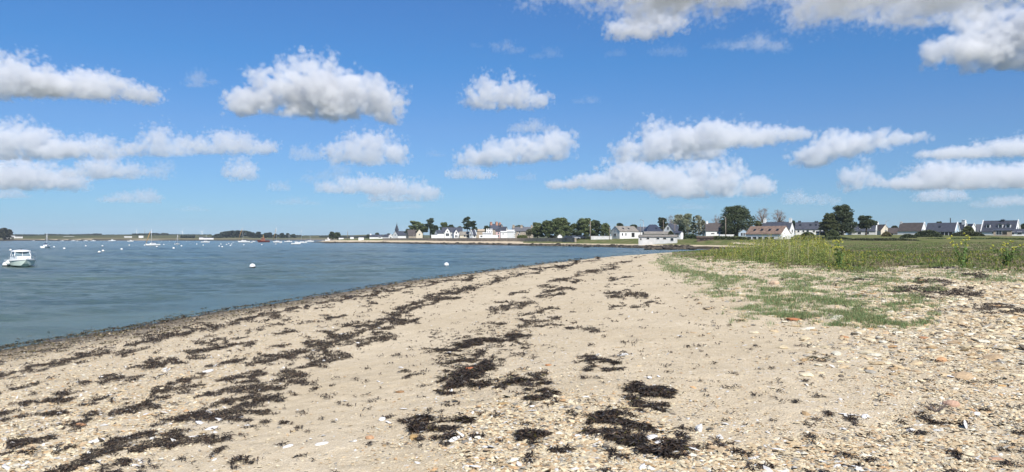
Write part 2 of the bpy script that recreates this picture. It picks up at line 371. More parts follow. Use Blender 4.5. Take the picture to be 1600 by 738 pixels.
CL = [
 (-70,110,85,150,[.7,1,.9,.5],0), (20,242,106,158,[.7,.8,1,.8,.5],-.15), (286,340,103,140,[.4,1,.3],.3,.35),
 (352,626,90,186,[.45,.75,1,.95,.8,.7],-.12), (-70,118,188,246,[.8,1,.9,.6],-.05), (104,210,208,247,[.6,1,.9,.5],.05), (196,302,193,243,[.5,1,.6],.05), (298,431,202,240,[.6,1,.8,.5],0),
 (-90,118,247,294,[.8,.9,1,.6],0), (98,218,241,277,[.4,.8,1,.6],0), (225,273,248,280,[.7,1],0,.5), (351,402,241,280,[.8,1,.7],0),
 (452,500,225,249,[.9,1,.5],0,.7), (507,637,206,256,[.6,1,1,.8],0), (470,545,250,287,[.5,.7,1],.4,.25), (500,612,273,301,[.6,.9,1,.7],0), (578,687,275,312,[.8,1,.9,.6],0),
 (420,451,282,298,[.8,1],0,.8), (158,244,296,316,[.4,.8,1],0,.7), (-25,42,290,309,[1,.7],0,.6), (560,592,314,324,[.6,1],0,.5),
 (720,858,113,168,[.5,.9,1,.8,.4],0), (768,822,58,84,[.7,1,.4],-.1,.3), (830,876,72,93,[.5,1],.3,.25), (945,976,72,90,[.6,1],.2,.2), (1015,1070,68,88,[.7,1],0,.2),
 (797,868,184,207,[.6,1,.5],.1,.6), (718,892,203,262,[.6,.8,.9,1],.35), (700,772,258,279,[.7,1,.6],0), (808,836,269,281,[.7,1],0,.6),
 (960,1130,186,251,[.5,1,.9,.7],.12), (1050,1272,175,238,[.7,1,.75,.6,.4],.45), (861,1055,249,295,[.25,.5,1,.8],0), (1020,1200,250,306,[.7,1,.95,.5],0),
 (1244,1443,177,258,[.55,.9,.7,.6,.4],.75), (1312,1382,244,299,[.8,1,.4],.3), (1438,1660,210,250,[.4,.6,.8,1],.3), (1380,1660,252,296,[.4,1,.9,.7,.9],.1),
 (1430,1506,291,314,[.7,1,.8],0), (1224,1272,297,318,[.8,1,.6],0,.8), (1274,1312,302,320,[1,.7],0,.7), (1520,1572,308,324,[.6,1],0,.6), (1555,1660,302,320,[.8,1],0,.6),
 (790,1105,-95,44,[.55,.8,1,.9],0,0.5,1.6), (948,1068,10,66,[.6,1,.7],.25), (1040,1370,-80,30,[.7,1,.8,.9],.0,0.5,1.4), (1300,1680,-80,42,[.8,.9,1,.9],.05,0.5,1.3),
 (1448,1760,-20,106,[.4,.8,1,1],.1,.8), (895,935,150,162,[.6,1],0,.3), (270,330,322,330,[.5,1,.4],0,.3), (600,660,318,327,[.5,1],0,.3), (1100,1160,60,76,[.5,1,.4],0,.2), (735,755,66,74,[1,.6],0,.2), (1040,1110,318,327,[.5,1,.6],0,.25), (1138,1232,48,82,[.5,1,.6],-.1,.35), (1415,1540,5,48,[.5,.9,1],.5,.5), (668,694,234,245,[1,.6],0,.5), (425,500,312,320,[.6,1,.5],0,.3),
]
for i, c in enumerate(CL):
    a = list(c)+[1.]*(7-len(c)); dp = c[7] if len(c) > 7 else .45
    cloud(a[0], a[1], a[2], a[3], a[4], a[5], i+1, a[6], soft=.16 if a[6] >= .6 else .4, depth=dp)
# ---------------------------------------------------------------- seaweed and grass marks, as photograph pixels turned into places on the sand
WEED = [(86,616,114,613,3),(22,633,80,627,4),(86,628,113,620,3),(32,654,105,642,3),(0,658,12,656,3),(160,594,192,592,4.5),(122,602,150,600,2.5),(198,597,225,590,2),(172,631,205,628,2),
(178,648,235,636,5),(195,640,240,629,2),(130,632,170,620,3),(228,575,272,565,4.5),(270,570,295,566,2),(300,552,350,545,5),(352,543,385,540,3),(300,562,330,561,3),(335,573,385,562,3),(236,615,257,611,4),
(262,599,290,596,3),(302,588,320,584,3),(270,612,292,610,4),(298,606,318,603,2.5),(245,622,255,620,2),(345,598,380,590,4),(312,622,378,607,5),(370,600,400,585,6),(330,638,385,620,4),(262,660,320,646,4),
(24,695,84,684,6),(10,712,45,705,3),(108,667,132,660,4),(128,652,155,646,2.5),(85,738,145,716,6),(130,722,190,702,7),(150,708,215,682,6),(180,688,235,678,6),(215,695,270,690,8),(285,690,340,690,8),
(325,655,385,658,9),(240,665,300,648,2),(270,678,300,688,5),(155,738,195,726,5),(400,568,430,560,7),(420,560,470,550,7),(400,600,440,612,8),(452,582,470,590,6),(455,600,475,598,5),(400,630,440,622,6),
(400,645,418,645,7),(430,541,445,539,3),(432,521,455,517,2),(485,542,515,535,4),(515,525,535,530,7),(470,575,500,575,3),(490,570,535,558,6),(538,540,560,535,4),(545,536,590,530,5),(545,511,600,505,4),
(580,517,610,515,4),(480,560,540,552,3),(600,500,650,503,4),(445,664,458,663,2),(948,438,978,434,2),(948,449,955,448,1.2),(965,448,975,448,1.2),(988,448,996,448,1.2),(952,462,1005,463,4),(958,481,975,479,2),
(990,480,1012,479,2.5),(1010,475,1037,476,2),(770,490,795,480,4),(775,473,790,472,2),(805,478,830,474,5),(805,462,820,460,3),(795,487,815,480,3),(810,495,850,488,3),(857,483,890,487,3),(845,463,880,460,2.5),
(843,448,865,448,3),(850,455,890,453,2.5),(860,440,895,436,3),(890,440,910,440,2),(900,430,960,415,4),(905,428,925,422,3),(925,425,975,410,3),(815,510,860,500,4),(835,513,890,505,2),(762,510,780,508,3),(790,524,810,520,2),
(665,467,700,459,3),(695,460,740,449,3),(737,449,790,434,3),(790,434,850,423,2.5),(850,423,895,412,2.5),(890,412,940,404,2),(975,408,1000,402,1.5),(625,483,655,473,5),(605,492,620,489,4),(575,503,605,499,4),
(630,505,650,500,4),(510,497,530,492,3),(520,515,555,505,3),(585,525,600,530,6),(680,468,715,466,3),(0,589,42,577,4),(42,577,87,569,5),(87,569,123,558,4),(123,558,165,548,5),(200,542,245,529,3),(245,529,290,521,4),
(290,521,323,513.5,3.5),(323,513,387,501.6,3),(387,501,432,487.5,2.5),(432,487,480,479,3),(480,479,555,465,3),(555,465,622,455,2),(622,455,700,440,2),(700,440,760,428,1.6),(1340,438,1370,434,3.75),
(1407,455,1460,454,6),(1440,460,1530,460,5.25),(1435,440,1475,441,4.5),(1480,446,1495,444,3),(1505,451,1520,450,2),(1510,430,1540,431,5.25),(1528,482,1620,487,7.5),(1318,462,1350,461,1.5),(1430,417,1500,418,1.5),(1500,512,1510,514,3),
(665,549,700,545,2),(765,508,780,509,4),(745,556,750,552,4),(692,633,715,635,2),(630,590,660,587,2.5),(628,657,645,652,2),(693,692,696,696,3),(832,586,845,588,2),(815,505,855,502,3),(882,515,910,516,2.5),(918,515,930,516,3.5),
(800,530,815,545,3),(975,620,1035,617,3),(968,553,976,554,2),(868,706,885,703,3),(955,718,975,715,3),(690,700,700,697,1.5),(1350,560,1362,558,1.2),(1268,562,1290,566,1.5),(505,540,520,560,3),(630,580,645,582,3),(700,602,710,600,3),(940,520,950,519,1.5),(352,650,398,627,6),(396,622,436,592,7),(432,592,470,576,5.5),(442,560,500,546,6),(492,546,545,528,5),(542,526,600,506,4),(600,502,655,483,4),(652,482,700,466,3.5),(560,541,600,531,3.5)]
# the foreground clumps, each a thing of its own: strokes, label
CLUMPS = [
 ([(685,550,735,540,4),(735,538,757,534,6),(757,536,815,526,6)], 'long dark seaweed streak lying above the clump with a red stone on it'),
 ([(698,570,735,565,4),(725,592,762,570,11),(703,606,735,592,7),(738,602,757,604,5)], 'largest dark seaweed clump with a red stone lying on it'),
 ([(790,604,800,597,6),(800,596,824,596,6),(834,594,846,594,4)], 'dark seaweed tuft just right of the clump with the red stone'),
 ([(645,655,668,655,2.6),(672,658,680,661,2.2),(645,675,653,673,2)], 'loose straggly seaweed beside two white shells on bare sand'),
 ([(675,677,688,675,2.6),(690,680,700,684,2.4)], 'small straggly seaweed tuft beside the ochre cube of rock'),
 ([(912,562,940,566,4),(940,567,965,571,5)], 'single flat dark seaweed clump lying on its own in middle sand'),
 ([(988,604,996,606,4),(985,612,1022,614,5),(1010,618,1038,620,3)], 'dark seaweed clump above a smaller streak with a pale straw'),
 ([(1002,639,1030,636,4)], 'thin seaweed streak between the two bigger right-hand clumps'),
 ([(930,660,960,655,7),(945,648,968,648,5),(960,664,1008,670,6)], 'thick dark seaweed clump beside an olive stone near the bottom edge'),
 ([(965,688,1000,695,9),(998,706,1048,712,4),(1040,707,1055,701,2)], 'dark seaweed clump touching a pair of large white shells'),
 ([(834,626,858,621,4)], 'short dark seaweed tuft on the pebbles left of centre clumps'),
 ([(814,690,826,685,4),(824,685,842,682,4)], 'small dark seaweed tuft alone among pebbles near the bottom edge'),
 ([(718,661,732,659,3)], 'tiny seaweed tuft between the straggly pair and the pebbles'),
]
GRASS = [(1040,405,1075,398,8),(1030,410,1050,405,5),(1040,415,1090,428,6),(1075,432,1140,440,7),(1120,446,1135,443,5),(1140,435,1200,438,4),(1190,455,1260,448,6),(1210,470,1300,470,9),(1240,485,1260,488,4),
 (1320,498,1370,500,8),(1370,500,1415,510,4),(1345,488,1375,484,4),(1095,415,1110,420,3),(1225,428,1245,432,4),(1375,432,1400,430,4),(1240,440,1290,437,3),(1560,438,1600,440,4)]
def strokes(px, py, L, yx=.42):
    """1 inside a stroke's core fading to 0; works in photograph pixels of points on the sand"""
    out = np.zeros(px.shape); rag = fbm(px*.11, py*.34, 3, 131)
    px = px+(fbm(px*.045, py*.16, 3, 133)-.5)*34; py = py+(fbm(px*.05+9, py*.15, 3, 137)-.5)*13
    for x0, y0, x1, y1, wd in L:
        sel = (px > min(x0, x1)-wd*5) & (px < max(x0, x1)+wd*5) & (py > min(y0, y1)-wd*3) & (py < max(y0, y1)+wd*3)
        if not sel.any(): continue
        X = px[sel]*yx; Y = py[sel]; a = (x0*yx, y0); dx = (x1-x0)*yx; dy = y1-y0; L2 = max(1e-6, dx*dx+dy*dy)
        t = np.clip(((X-a[0])*dx+(Y-a[1])*dy)/L2, 0, 1)
        d = np.hypot(X-a[0]-t*dx, Y-a[1]-t*dy)/(wd*.66)
        out[sel] = np.maximum(out[sel], np.clip(1.7-d*.8, 0, 1.5)/1.5)
    return out*np.clip(.12+1.75*rag, .45*(px > 1330), 1.2)
def vfront(px): return np.interp(px, [1020,1080,1150,1200,1290,1340,1400,1500,1600,2200], [396,401,405,412,420,424,418,421,424,430])
def proj(x, y, z):
    yy = np.maximum(y, .5); return 800+x/yy*F, HZ-(z-EYE)/yy*F
def weedmask(px, py, d, x, y):
    m = strokes(px, py, WEED+[s_ for c in CLUMPS for s_ in c[0]])
    near = (y < 125) & (d > -.3) & (d < 14)
    an = fbm((x+y*.2)*1.6, (x*.4+y)*.0+d*5.5, 4, 41)
    edge = np.where(near, np.clip(1-np.abs(d-.25)/(.5+y*.004), 0, 1)*(.7+.7*fbm(x*1.2, y*1.2, 3, 43)), 0)
    sc = np.where(near & (d > 2.0) & (d < 9.5) & (px < 980), sstep(.60, .74, fbm(x*2.4+y*1.4, d*3.2+y*.12, 4, 47)), 0)*np.clip((d-2)/.8, 0, 1)*np.clip((9.5-d)/2, 0, 1)
    return np.maximum(m, np.maximum(edge, sc*.85))
def gravelmask(px, py, x, y, d):
    g = .25+.5*np.exp(-((px-850)/190)**2-((py-640)/75)**2)+.9*np.exp(-((px-900)/160)**2-((py-720)/60)**2)+.75*np.exp(-((px-1300)/300)**2-((py-740)/70)**2)
    g = g+.8*np.exp(-((px-1560)/230)**2-((py-560)/120)**2)+.75*sstep(0, 1, (700-px+(py-450)*-1.6)/160)*(py > 430)
    g = g+.5*np.exp(-((px-800)/80)**2-((py-500)/40)**2)
    sm = np.exp(-((px-(430+ (738-py)*1.02))/95)**2)*(py > 430)
    g = g*(1-.75*sm)
    g = np.where(y > 60, .5, g)
    return np.clip(g+(fbm(x*.9, y*.9, 3, 61)-.5)*.5, 0, 1.2)
# ---------------------------------------------------------------- terrain: one sheet
ys = np.concatenate([np.linspace(-9, 3, 40)[:-1], 3*1.0062**np.arange(0, 606)]); ys = ys[ys < 126]
ys = np.concatenate([ys, 127*1.014**np.arange(0, 150), [1100*1.06**k for k in range(1, 32)]]); ys = np.unique(ys)
us = np.concatenate([np.linspace(-2.2, -.92, 60)[:-1], np.linspace(-.92, .92, 760), np.linspace(.92, 2.2, 60)[1:]])
Yg, Ug = np.meshgrid(ys, us, indexing='ij'); Xg = Ug*(Yg+10)
x = Xg.ravel(); y = Yg.ravel(); z, d, d2 = ground(x, y, True)
px, py = proj(x, y, z)
wd_ = np.zeros(x.shape); nr = (y < 130) & (y > 2)
wd_[nr] = weedmask(px[nr], py[nr], d[nr], x[nr], y[nr])
gr_ = np.zeros(x.shape); gr_[nr] = strokes(px[nr], py[nr], GRASS)*.42
vf = vfront(px); inl = sstep(1000, 1060, px)
gr_ = np.maximum(gr_, np.where((y > 20) & (d > 6), sstep(2, -5, py-vf-(fbm(x*.9, y*.9, 3, 119)-.5)*28)*inl, 0))
path = np.exp(-((y-112-x*.02)/3.2)**2)*(x > 35); gr_ = gr_*(1-np.clip(path*1.2, 0, 1))
kf = sstep(140, 190, y)
gr_ = gr_*(1-kf)+kf*np.where((x > 5) & (x < 62), sstep(6, 11, d), sstep(13, 22, d))
rock_ = kf*np.clip(1.4-np.abs(d-1.5)/3.6, 0, 1)*(d2 < 0)*(.6+.6*fbm(x*.12, y*.12, 3, 71))
rock_ = np.where((d2 > -5) & (d2 < 16), .9*(.4+fbm(x*.02, y*.02, 3, 73)), rock_)
wet_ = sstep(4.2, .7, d)*np.clip(.5+fbm(x*2, y*2, 3, 51), 0, 1)*(1-kf)*.9*sstep(110, 40, y)
wet_ = np.maximum(wet_, sstep(.35, -.1, d))*(d2 < .5)
hill_ = sstep(12, 45, d2)
grv_ = np.zeros(x.shape); grv_[nr] = gravelmask(px[nr], py[nr], x[nr], y[nr], d[nr])
z = z+nr*np.clip(d, 0, 1)*((fbm(x*7, y*7, 3, 81)-.5)*.022+wd_*.018)
nY, nU = Yg.shape; idx = np.arange(nY*nU).reshape(nY, nU)
Q = np.stack([idx[:-1, :-1], idx[:-1, 1:], idx[1:, 1:], idx[1:, :-1]], -1).reshape(-1, 4)
me = npmesh('ground', np.stack([x, y, z], 1), Q, True, dict(weed=wd_, grass=gr_, rocky=rock_, wet=wet_, hill=hill_, gravel=grv_))
put('ground', me, terrain_mat(), kind='structure')
# ---------------------------------------------------------------- sea
ys = np.concatenate([np.linspace(-10, 10, 12)[:-1], 10*1.0075**np.arange(0, 420), [230*1.06**k for k in range(1, 85)]]); ys = np.unique(ys)
us = np.concatenate([np.linspace(-4, -.85, 40)[:-1], np.linspace(-.85, .4, 420), np.linspace(.4, 4, 40)[1:]])
Yg, Ug = np.meshgrid(ys, us, indexing='ij'); x = (Ug*(Yg+12)).ravel(); y = Yg.ravel()
rs = np.random.RandomState(3); z = np.zeros(x.shape)
for k in range(46):
    lam = .5*1.06**k; th = rs.normal(0, .38)+1.8; am = .0050*lam**.75
    z += am*np.sin((x*math.cos(th)+y*math.sin(th))*2*math.pi/lam+rs.uniform(0, 6.28))*(y < 500*lam/3)
calm = sstep(0.5, 9, -sdist(x, y, main)); z *= .25+.75*calm
nY, nU = Yg.shape; idx = np.arange(nY*nU).reshape(nY, nU)
Q = np.stack([idx[:-1, :-1], idx[:-1, 1:], idx[1:, 1:], idx[1:, :-1]], -1).reshape(-1, 4)
put('sea_water', npmesh('sea_water', np.stack([x, y, z], 1), Q, True), water_mat(), kind='structure')

# ---------------------------------------------------------------- scattered stuff
R = np.random.RandomState(11)
def scatter(Tv, Tf, pos, size, flat, col, yaw=None, tiltmax=.25, seed=0, jit=.25):
    """many irregular copies of a small template merged in one mesh (stuff)"""
    r = np.random.RandomState(seed); n = len(pos); m = len(Tv)
    yaw = r.uniform(0, 6.283, n) if yaw is None else yaw
    V = np.repeat(Tv[None], n, 0)*(1+r.uniform(-jit, jit, (n, m, 1)))
    V = V*np.stack([size*r.uniform(.9, 1.5, n), size*r.uniform(.7, 1.0, n), size*flat], 1)[:, None, :]
    tx = r.normal(0, tiltmax, n)[:, None]; V2 = V.copy()
    V2[..., 2] = V[..., 2]*np.cos(tx)+V[..., 0]*np.sin(tx); V2[..., 0] = V[..., 0]*np.cos(tx)-V[..., 2]*np.sin(tx)
    c = np.cos(yaw)[:, None]; s = np.sin(yaw)[:, None]; X = V2[..., 0]*c-V2[..., 1]*s; Y = V2[..., 0]*s+V2[..., 1]*c
    V2[..., 0] = X; V2[..., 1] = Y; V2 += pos[:, None, :]
    Fc = Tf[None]+(np.arange(n)*m)[:, None, None]
    return V2.reshape(-1, 3), Fc.reshape(-1, Tf.shape[1]), np.repeat(col, m, 0)
def ico(sub=0):
    t = (1+5**.5)/2; v = np.array([(-1,t,0),(1,t,0),(-1,-t,0),(1,-t,0),(0,-1,t),(0,1,t),(0,-1,-t),(0,1,-t),(t,0,-1),(t,0,1),(-t,0,-1),(-t,0,1)], float)
    f = [(0,11,5),(0,5,1),(0,1,7),(0,7,10),(0,10,11),(1,5,9),(5,11,4),(11,10,2),(10,7,6),(7,1,8),(3,9,4),(3,4,2),(3,2,6),(3,6,8),(3,8,9),(4,9,5),(2,4,11),(6,2,10),(8,6,7),(9,8,1)]
    v /= np.linalg.norm(v[0]); v = [tuple(p) for p in v]
    for _ in range(sub):
        mid = {}; nf = []
        def g(a, b):
            k = (min(a, b), max(a, b))
            if k not in mid:
                p = np.array(v[a])+np.array(v[b]); p /= np.linalg.norm(p); v.append(tuple(p)); mid[k] = len(v)-1
            return mid[k]
        for a, b, c in f:
            ab, bc, ca = g(a, b), g(b, c), g(c, a); nf += [(a,ab,ca),(b,bc,ab),(c,ca,bc),(ab,bc,ca)]
        f = nf
    return np.array(v), np.array(f)
OCT = (np.array([(1,0,0),(.45,.8,0),(-.6,.75,0),(-1,0,0),(-.5,-.8,0),(.55,-.75,0),(.1,.05,1),(0,0,-1)], float), np.array([(0,1,6),(1,2,6),(2,3,6),(3,4,6),(4,5,6),(5,0,6)]))
PAL = np.array([(.58,.46,.31),(.66,.56,.40),(.70,.62,.47),(.30,.28,.25),(.48,.34,.2),(.56,.36,.2),(.74,.70,.60),(.52,.39,.26),(.20,.17,.14),(.38,.36,.33)])
def picks(n, wts, r): return np.array([.86,.84,.76])*PAL[r.choice(len(PAL), n, p=np.array(wts)/sum(wts))]*r.uniform(.8, 1.15, (n, 1))
# gravel
n = 300000; px = R.uniform(-200, 1800, n); py = 397+R.uniform(0, 1, n)**.8*390
x, y, z = unproject(px, py); zz, d = gfast(x, y)
g = gravelmask(px, py, x, y, d); keep = (R.uniform(0, 1, n) < np.clip(g, .04, 1)*.62) & (d > .1) & (py > vfront(px)-2)
x, y, z, d, g = [a[keep] for a in (x, y, z, d, g)]; n = len(x)
pxm = y/F; size = np.exp(R.normal(math.log(.0085), .45, n))*(1+.6*(g > .6)); size = np.maximum(size, pxm*.55*R.uniform(.8, 1.3, n)); size = np.minimum(size, .05)
keep = R.uniform(0, 1, n) < np.clip(.0125/size*1.5, .2, 1); x, y, z, d, size, g = [a[keep] for a in (x, y, z, d, size, g)]; n = len(x)
V, Fc, cc = scatter(*OCT, np.stack([x, y, z+size*.12], 1), size, .4, picks(n, [6,7,5,1.2,1.6,1.0,2,2.5,1,1.2], R), seed=1)
put('gravel', npmesh('gravel', V, Fc, False, col=cc), M['pebble'], kind='stuff', label='small tan and grey pebbles strewn over the beach')
# white shell fragments
n = 60000; px = R.uniform(-200, 1800, n); py = 398+R.uniform(0, 1, n)**.85*380
x, y, z = unproject(px, py); zz, d = gfast(x, y); wm = weedmask(px, py, d, x, y)
pr = .02+.11*np.clip(gravelmask(px, py, x, y, d)-.2, 0, 1)+.55*np.clip(wm, 0, .7)*(px < 1100)+.15*((d > 3) & (d < 9) & (px < 900))*(fbm(x*.8, y*.8, 3, 91) > .5)
keep = (R.uniform(0, 1, n) < pr) & (d > .4) & (py > vfront(px)-1); x, y, z = [a[keep] for a in (x, y, z)]; n = len(x)
size = np.exp(R.normal(math.log(.011), .55, n)); size = np.maximum(size, y/F*.6); size = np.minimum(size, .05)
V, Fc, cc = scatter(*OCT, np.stack([x, y, z+size*.2], 1), size, .3, np.array([(.68,.66,.61)])*R.uniform(.75, 1.05, (n, 1)), seed=2, tiltmax=.4)
put('shell_fragments', npmesh('shell_fragments', V, Fc, False, col=cc), M['pebble'], kind='stuff', label='bits of white oyster shell on the sand')
# flat stones of the bank
I1 = ico(1)
n = 60000; px = R.uniform(1040, 1800, n); py = 400+R.uniform(0, 1, n)**1.2*190
x, y, z = unproject(px, py); zz, d = gfast(x, y)
pr = np.clip(1.0*sstep(1060, 1120, px)*sstep(-3, 3, py-vfront(px))*sstep(560, 440, py-(px-1300)*.08)*np.where((px < 1330) & (py > 428), .28, 1), 0, 1)+.06*(px > 1250)
pr = pr*(1-.6*strokes(px, py, GRASS))*(1-.75*np.clip(strokes(px, py, WEED)*2, 0, 1)); keep = (R.uniform(0, 1, n) < pr*.62); x, y, z = [a[keep] for a in (x, y, z)]; n = len(x)
size = np.exp(R.normal(math.log(.028), .5, n)); size = np.clip(size, np.maximum(.015, y/F*.9), .13)
V, Fc, cc = scatter(I1[0], I1[1], np.stack([x, y, z+size*.10], 1), size, .32, picks(n, [7,8,7,1.5,.8,.5,3,2.5,1,1.5], R), seed=3, tiltmax=.18, jit=.16)
put('stone_rubble', npmesh('stone_rubble', V, Fc, False, col=cc), M['stonem'], kind='stuff', label='flat stones heaped along the grassy bank')
# seaweed
def strand_mesh(x, y, z, ln, wdt, hgt, col, seed, yaw=None):
    r = np.random.RandomState(seed); n = len(x); a = r.uniform(0, 6.283, n) if yaw is None else yaw; b = a+r.normal(0, .8, n)
    p0 = np.stack([x, y, z+r.uniform(0, 1, n)*hgt*.5], 1)
    p1 = p0+np.stack([np.cos(a)*ln*.5, np.sin(a)*ln*.5, r.uniform(.1, 1, n)*hgt], 1)
    p2 = p1+np.stack([np.cos(b)*ln*.5, np.sin(b)*ln*.5, -r.uniform(.2, 1, n)*hgt], 1)
    s = np.stack([-np.sin(a), np.cos(a), r.normal(0, .6, n)], 1)*wdt[:, None]
    V = np.stack([p0-s, p0+s, p1+s, p1-s, p2+s*.5, p2-s*.5], 1).reshape(-1, 3)
    b0 = (np.arange(n)*6)[:, None]; Fc = np.concatenate([b0+[0,1,2,3], b0+[3,2,4,5]], 1).reshape(-1, 4)
    return V, Fc, np.repeat(col, 6, 0)
def weedcol(n, r, olive=0):
    c = np.array([(.026,.020,.015)])*r.uniform(.5, 1.8, (n, 1)); br = r.uniform(0, 1, n) < .25; c[br] = np.array([.075,.048,.028])*r.uniform(.7, 1.3, (br.sum(), 1))
    o = r.uniform(0, 1, n) < olive; c[o] = np.array([.085,.072,.022])*r.uniform(.5, 1.4, (o.sum(), 1)); return c
n = 1100000; px = R.uniform(-200, 1800, n); py = 398+R.uniform(0, 1, n)**1.1*385
m = strokes(px, py, WEED); x, y, z = unproject(px, py, 6); zz, d = gfast(x, y)
clump = strokes(px, py, [s_ for c in CLUMPS for s_ in c[0]])
m = np.where(clump > .3, 0, weedmask(px, py, d, x, y))
keep = (m+(fbm(x*9/(1+y*.03), y*9/(1+y*.03), 3, 95)-.5)*1.8 > .47+R.uniform(-.12, .3, n)) & (R.uniform(0, 1, n) < .9)
x, y, z, d = [a[keep] for a in (x, y, z, d)]; n = len(x); print('weed strands', n)
ln = np.maximum(.045, y/F*4)*R.uniform(.6, 1.5, n); wdt = np.maximum(.0028, y/F*.38)*R.uniform(.6, 1.4, n); hg = np.minimum(.035, .012+y*.0012)
V, Fc, cc = strand_mesh(x, y, z+.004, ln, wdt, hg, weedcol(n, R), 5)
ol = (d < 1.9) & (R.uniform(0, 1, n) < .6); cc = cc.reshape(n, 6, 3); cc[ol] = (np.array([.085,.068,.024])*R.uniform(.4, 1.3, (ol.sum(), 1)))[:, None, :]
put('seaweed_wrack', npmesh('seaweed_wrack', V, Fc, False, col=cc.reshape(-1, 3)), M['weed'], kind='stuff', label='dark seaweed washed up in lines along the beach')
# olive weed at the water's edge
n = 110000; px = R.uniform(-200, 900, n); py = 405+R.uniform(0, 1, n)*190; x, y, z = unproject(px, py, 8); zz, d = gfast(x, y)
keep = (d > .05) & (d < 3.6) & (fbm(x*3.5, y*3.5, 3, 97) > .37+.055*d) & (y < 90); x, y, z = [a[keep] for a in (x, y, z)]; n = len(x)
ln = np.maximum(.04, y/F*3)*R.uniform(.6, 1.5, n); wdt = np.maximum(.004, y/F*.5)*R.uniform(.6, 1.4, n)
V, Fc, cc = strand_mesh(x, y, z+.002, ln, wdt, .012, weedcol(n, R, .75), 6)
put('shoreline_weed', npmesh('shoreline_weed', V, Fc, False, col=cc), M['weed'], kind='stuff', label='olive brown weed along the edge of the water')
for ci, (st, lab) in enumerate(CLUMPS):
    r = np.random.RandomState(200+ci)
    x0 = min(min(s[0], s[2]) for s in st)-14; x1 = max(max(s[0], s[2]) for s in st)+14; y0 = min(min(s[1], s[3])-s[4]*2 for s in st); y1 = max(max(s[1], s[3])+s[4]*2 for s in st)
    n = int((x1-x0)*(y1-y0)*5.0); px = r.uniform(x0, x1, n); py = r.uniform(y0, y1, n); m = strokes(px, py, [(q[0], q[1], q[2], q[3], q[4]*.42) for q in st])
    x, y, z = unproject(px, py, 6); keep = m+(fbm(x*11, y*11, 3, 99)-.5)*1.7 > .40+r.uniform(-.2, .42, n); x, y, z, m = [a[keep] for a in (x, y, z, m)]; n = len(x)
    V, Fc, cc = strand_mesh(x, y, z+.003+r.uniform(0, .028, n)*m, r.uniform(.035, .10, n), r.uniform(.0022, .0050, n), .022, weedcol(n, r, .04), 300+ci)
    ctr = V.mean(0); ctr[2] = z.min(); V = V-ctr
    o = put('seaweed_clump', npmesh('seaweed_clump', V, Fc, False, col=cc), M['weed'], label=lab, cat='seaweed', group='seaweed clumps on the foreground sand'); o.location = ctr
# ---------------------------------------------------------------- grass and plants
def blades(x, y, z, h, wdt, col, seed, lean=.35):
    r = np.random.RandomState(seed); n = len(x); a = r.uniform(0, 6.283, n); b = r.uniform(0, 6.283, n); l = r.uniform(.1, 1, n)*lean*h
    p = np.stack([x, y, z], 1); s = np.stack([np.cos(a), np.sin(a), 0*a], 1)*wdt[:, None]
    mid = p+np.stack([np.cos(b)*l*.35, np.sin(b)*l*.35, h*.6], 1); tip = p+np.stack([np.cos(b)*l, np.sin(b)*l, h], 1)
    V = np.stack([p-s, p+s, mid+s*.7, mid-s*.7, tip], 1).reshape(-1, 3); b0 = (np.arange(n)*5)[:, None]
    Fc = np.concatenate([b0+[0,1,2], b0+[0,2,3], b0+[3,2,4]], 1).reshape(-1, 3); return V, Fc, np.repeat(col, 5, 0)
n = 420000; px = R.uniform(1010, 1640, n); py = 390+R.uniform(0, 1, n)*130
m = np.maximum(strokes(px, py, GRASS), .31*strokes(px, py, [(1060,405,1320,428,11),(1150,446,1420,470,24),(1330,430,1620,434,9),(1180,490,1420,505,16)])); k = m > .01; px, py, m = px[k], py[k], m[k]; x, y, z = unproject(px, py, 8); n = len(x)
keep = m+(fbm(x*2.6, y*2.6, 4, 103)-.5)*2.7 > .46+R.uniform(-.25, .55, n); x, y, z = [a[keep] for a in (x, y, z)]; n = len(x); print('blades', n)
col = np.array([(.14,.21,.085)])*R.uniform(.55, 1.5, (n, 1))*np.where(R.uniform(0, 1, (n, 1)) < .28, [1.9, 1.1, 1.3], [1, 1, 1])
V, Fc, cc = blades(x, y, z, R.uniform(.025, .10, n), np.maximum(.003, y/F*.25), col, 7, .9)
put('beach_grass', npmesh('beach_grass', V, Fc, False, col=cc), M['leaf'], kind='stuff', label='short green grass creeping over the stones')
# low field grass behind the bank
n = 240000; yy = 24*(170/24)**R.uniform(0, 1, n)**.8; xx = R.uniform(.18, 1.0, n)*yy*.86+0; zz, d = gfast(xx, yy); px, py = proj(xx, yy, zz)
pth = np.exp(-((yy-112-xx*.02)/3.2)**2)
keep = (py < vfront(px)+(fbm(xx*.8, yy*.8, 3, 107)-.5)*34) & (px > 1050) & (pth < .25) & (d > 8); x, y, z = xx[keep], yy[keep], zz[keep]; n = len(x); print('field', n)
f = fbm(x*.3, y*.3, 4, 109)[:, None]; f2 = sstep(.46, .56, f)
col = (np.array([.12,.165,.05])*(1-f2)+np.array([.22,.185,.11])*f2)*R.uniform(.55, 1.4, (n, 1))
V, Fc, cc = blades(x, y, z, R.uniform(.025, .075, n)*(1+1.2*(fbm(x*.7, y*.7, 3, 113) > .56)), np.maximum(.006, y/F*.42), col, 8, .7)
put('field_grass', npmesh('field_grass', V, Fc, False, col=cc), M['leaf'], kind='stuff', label='rough olive grass covering the field behind the bank')
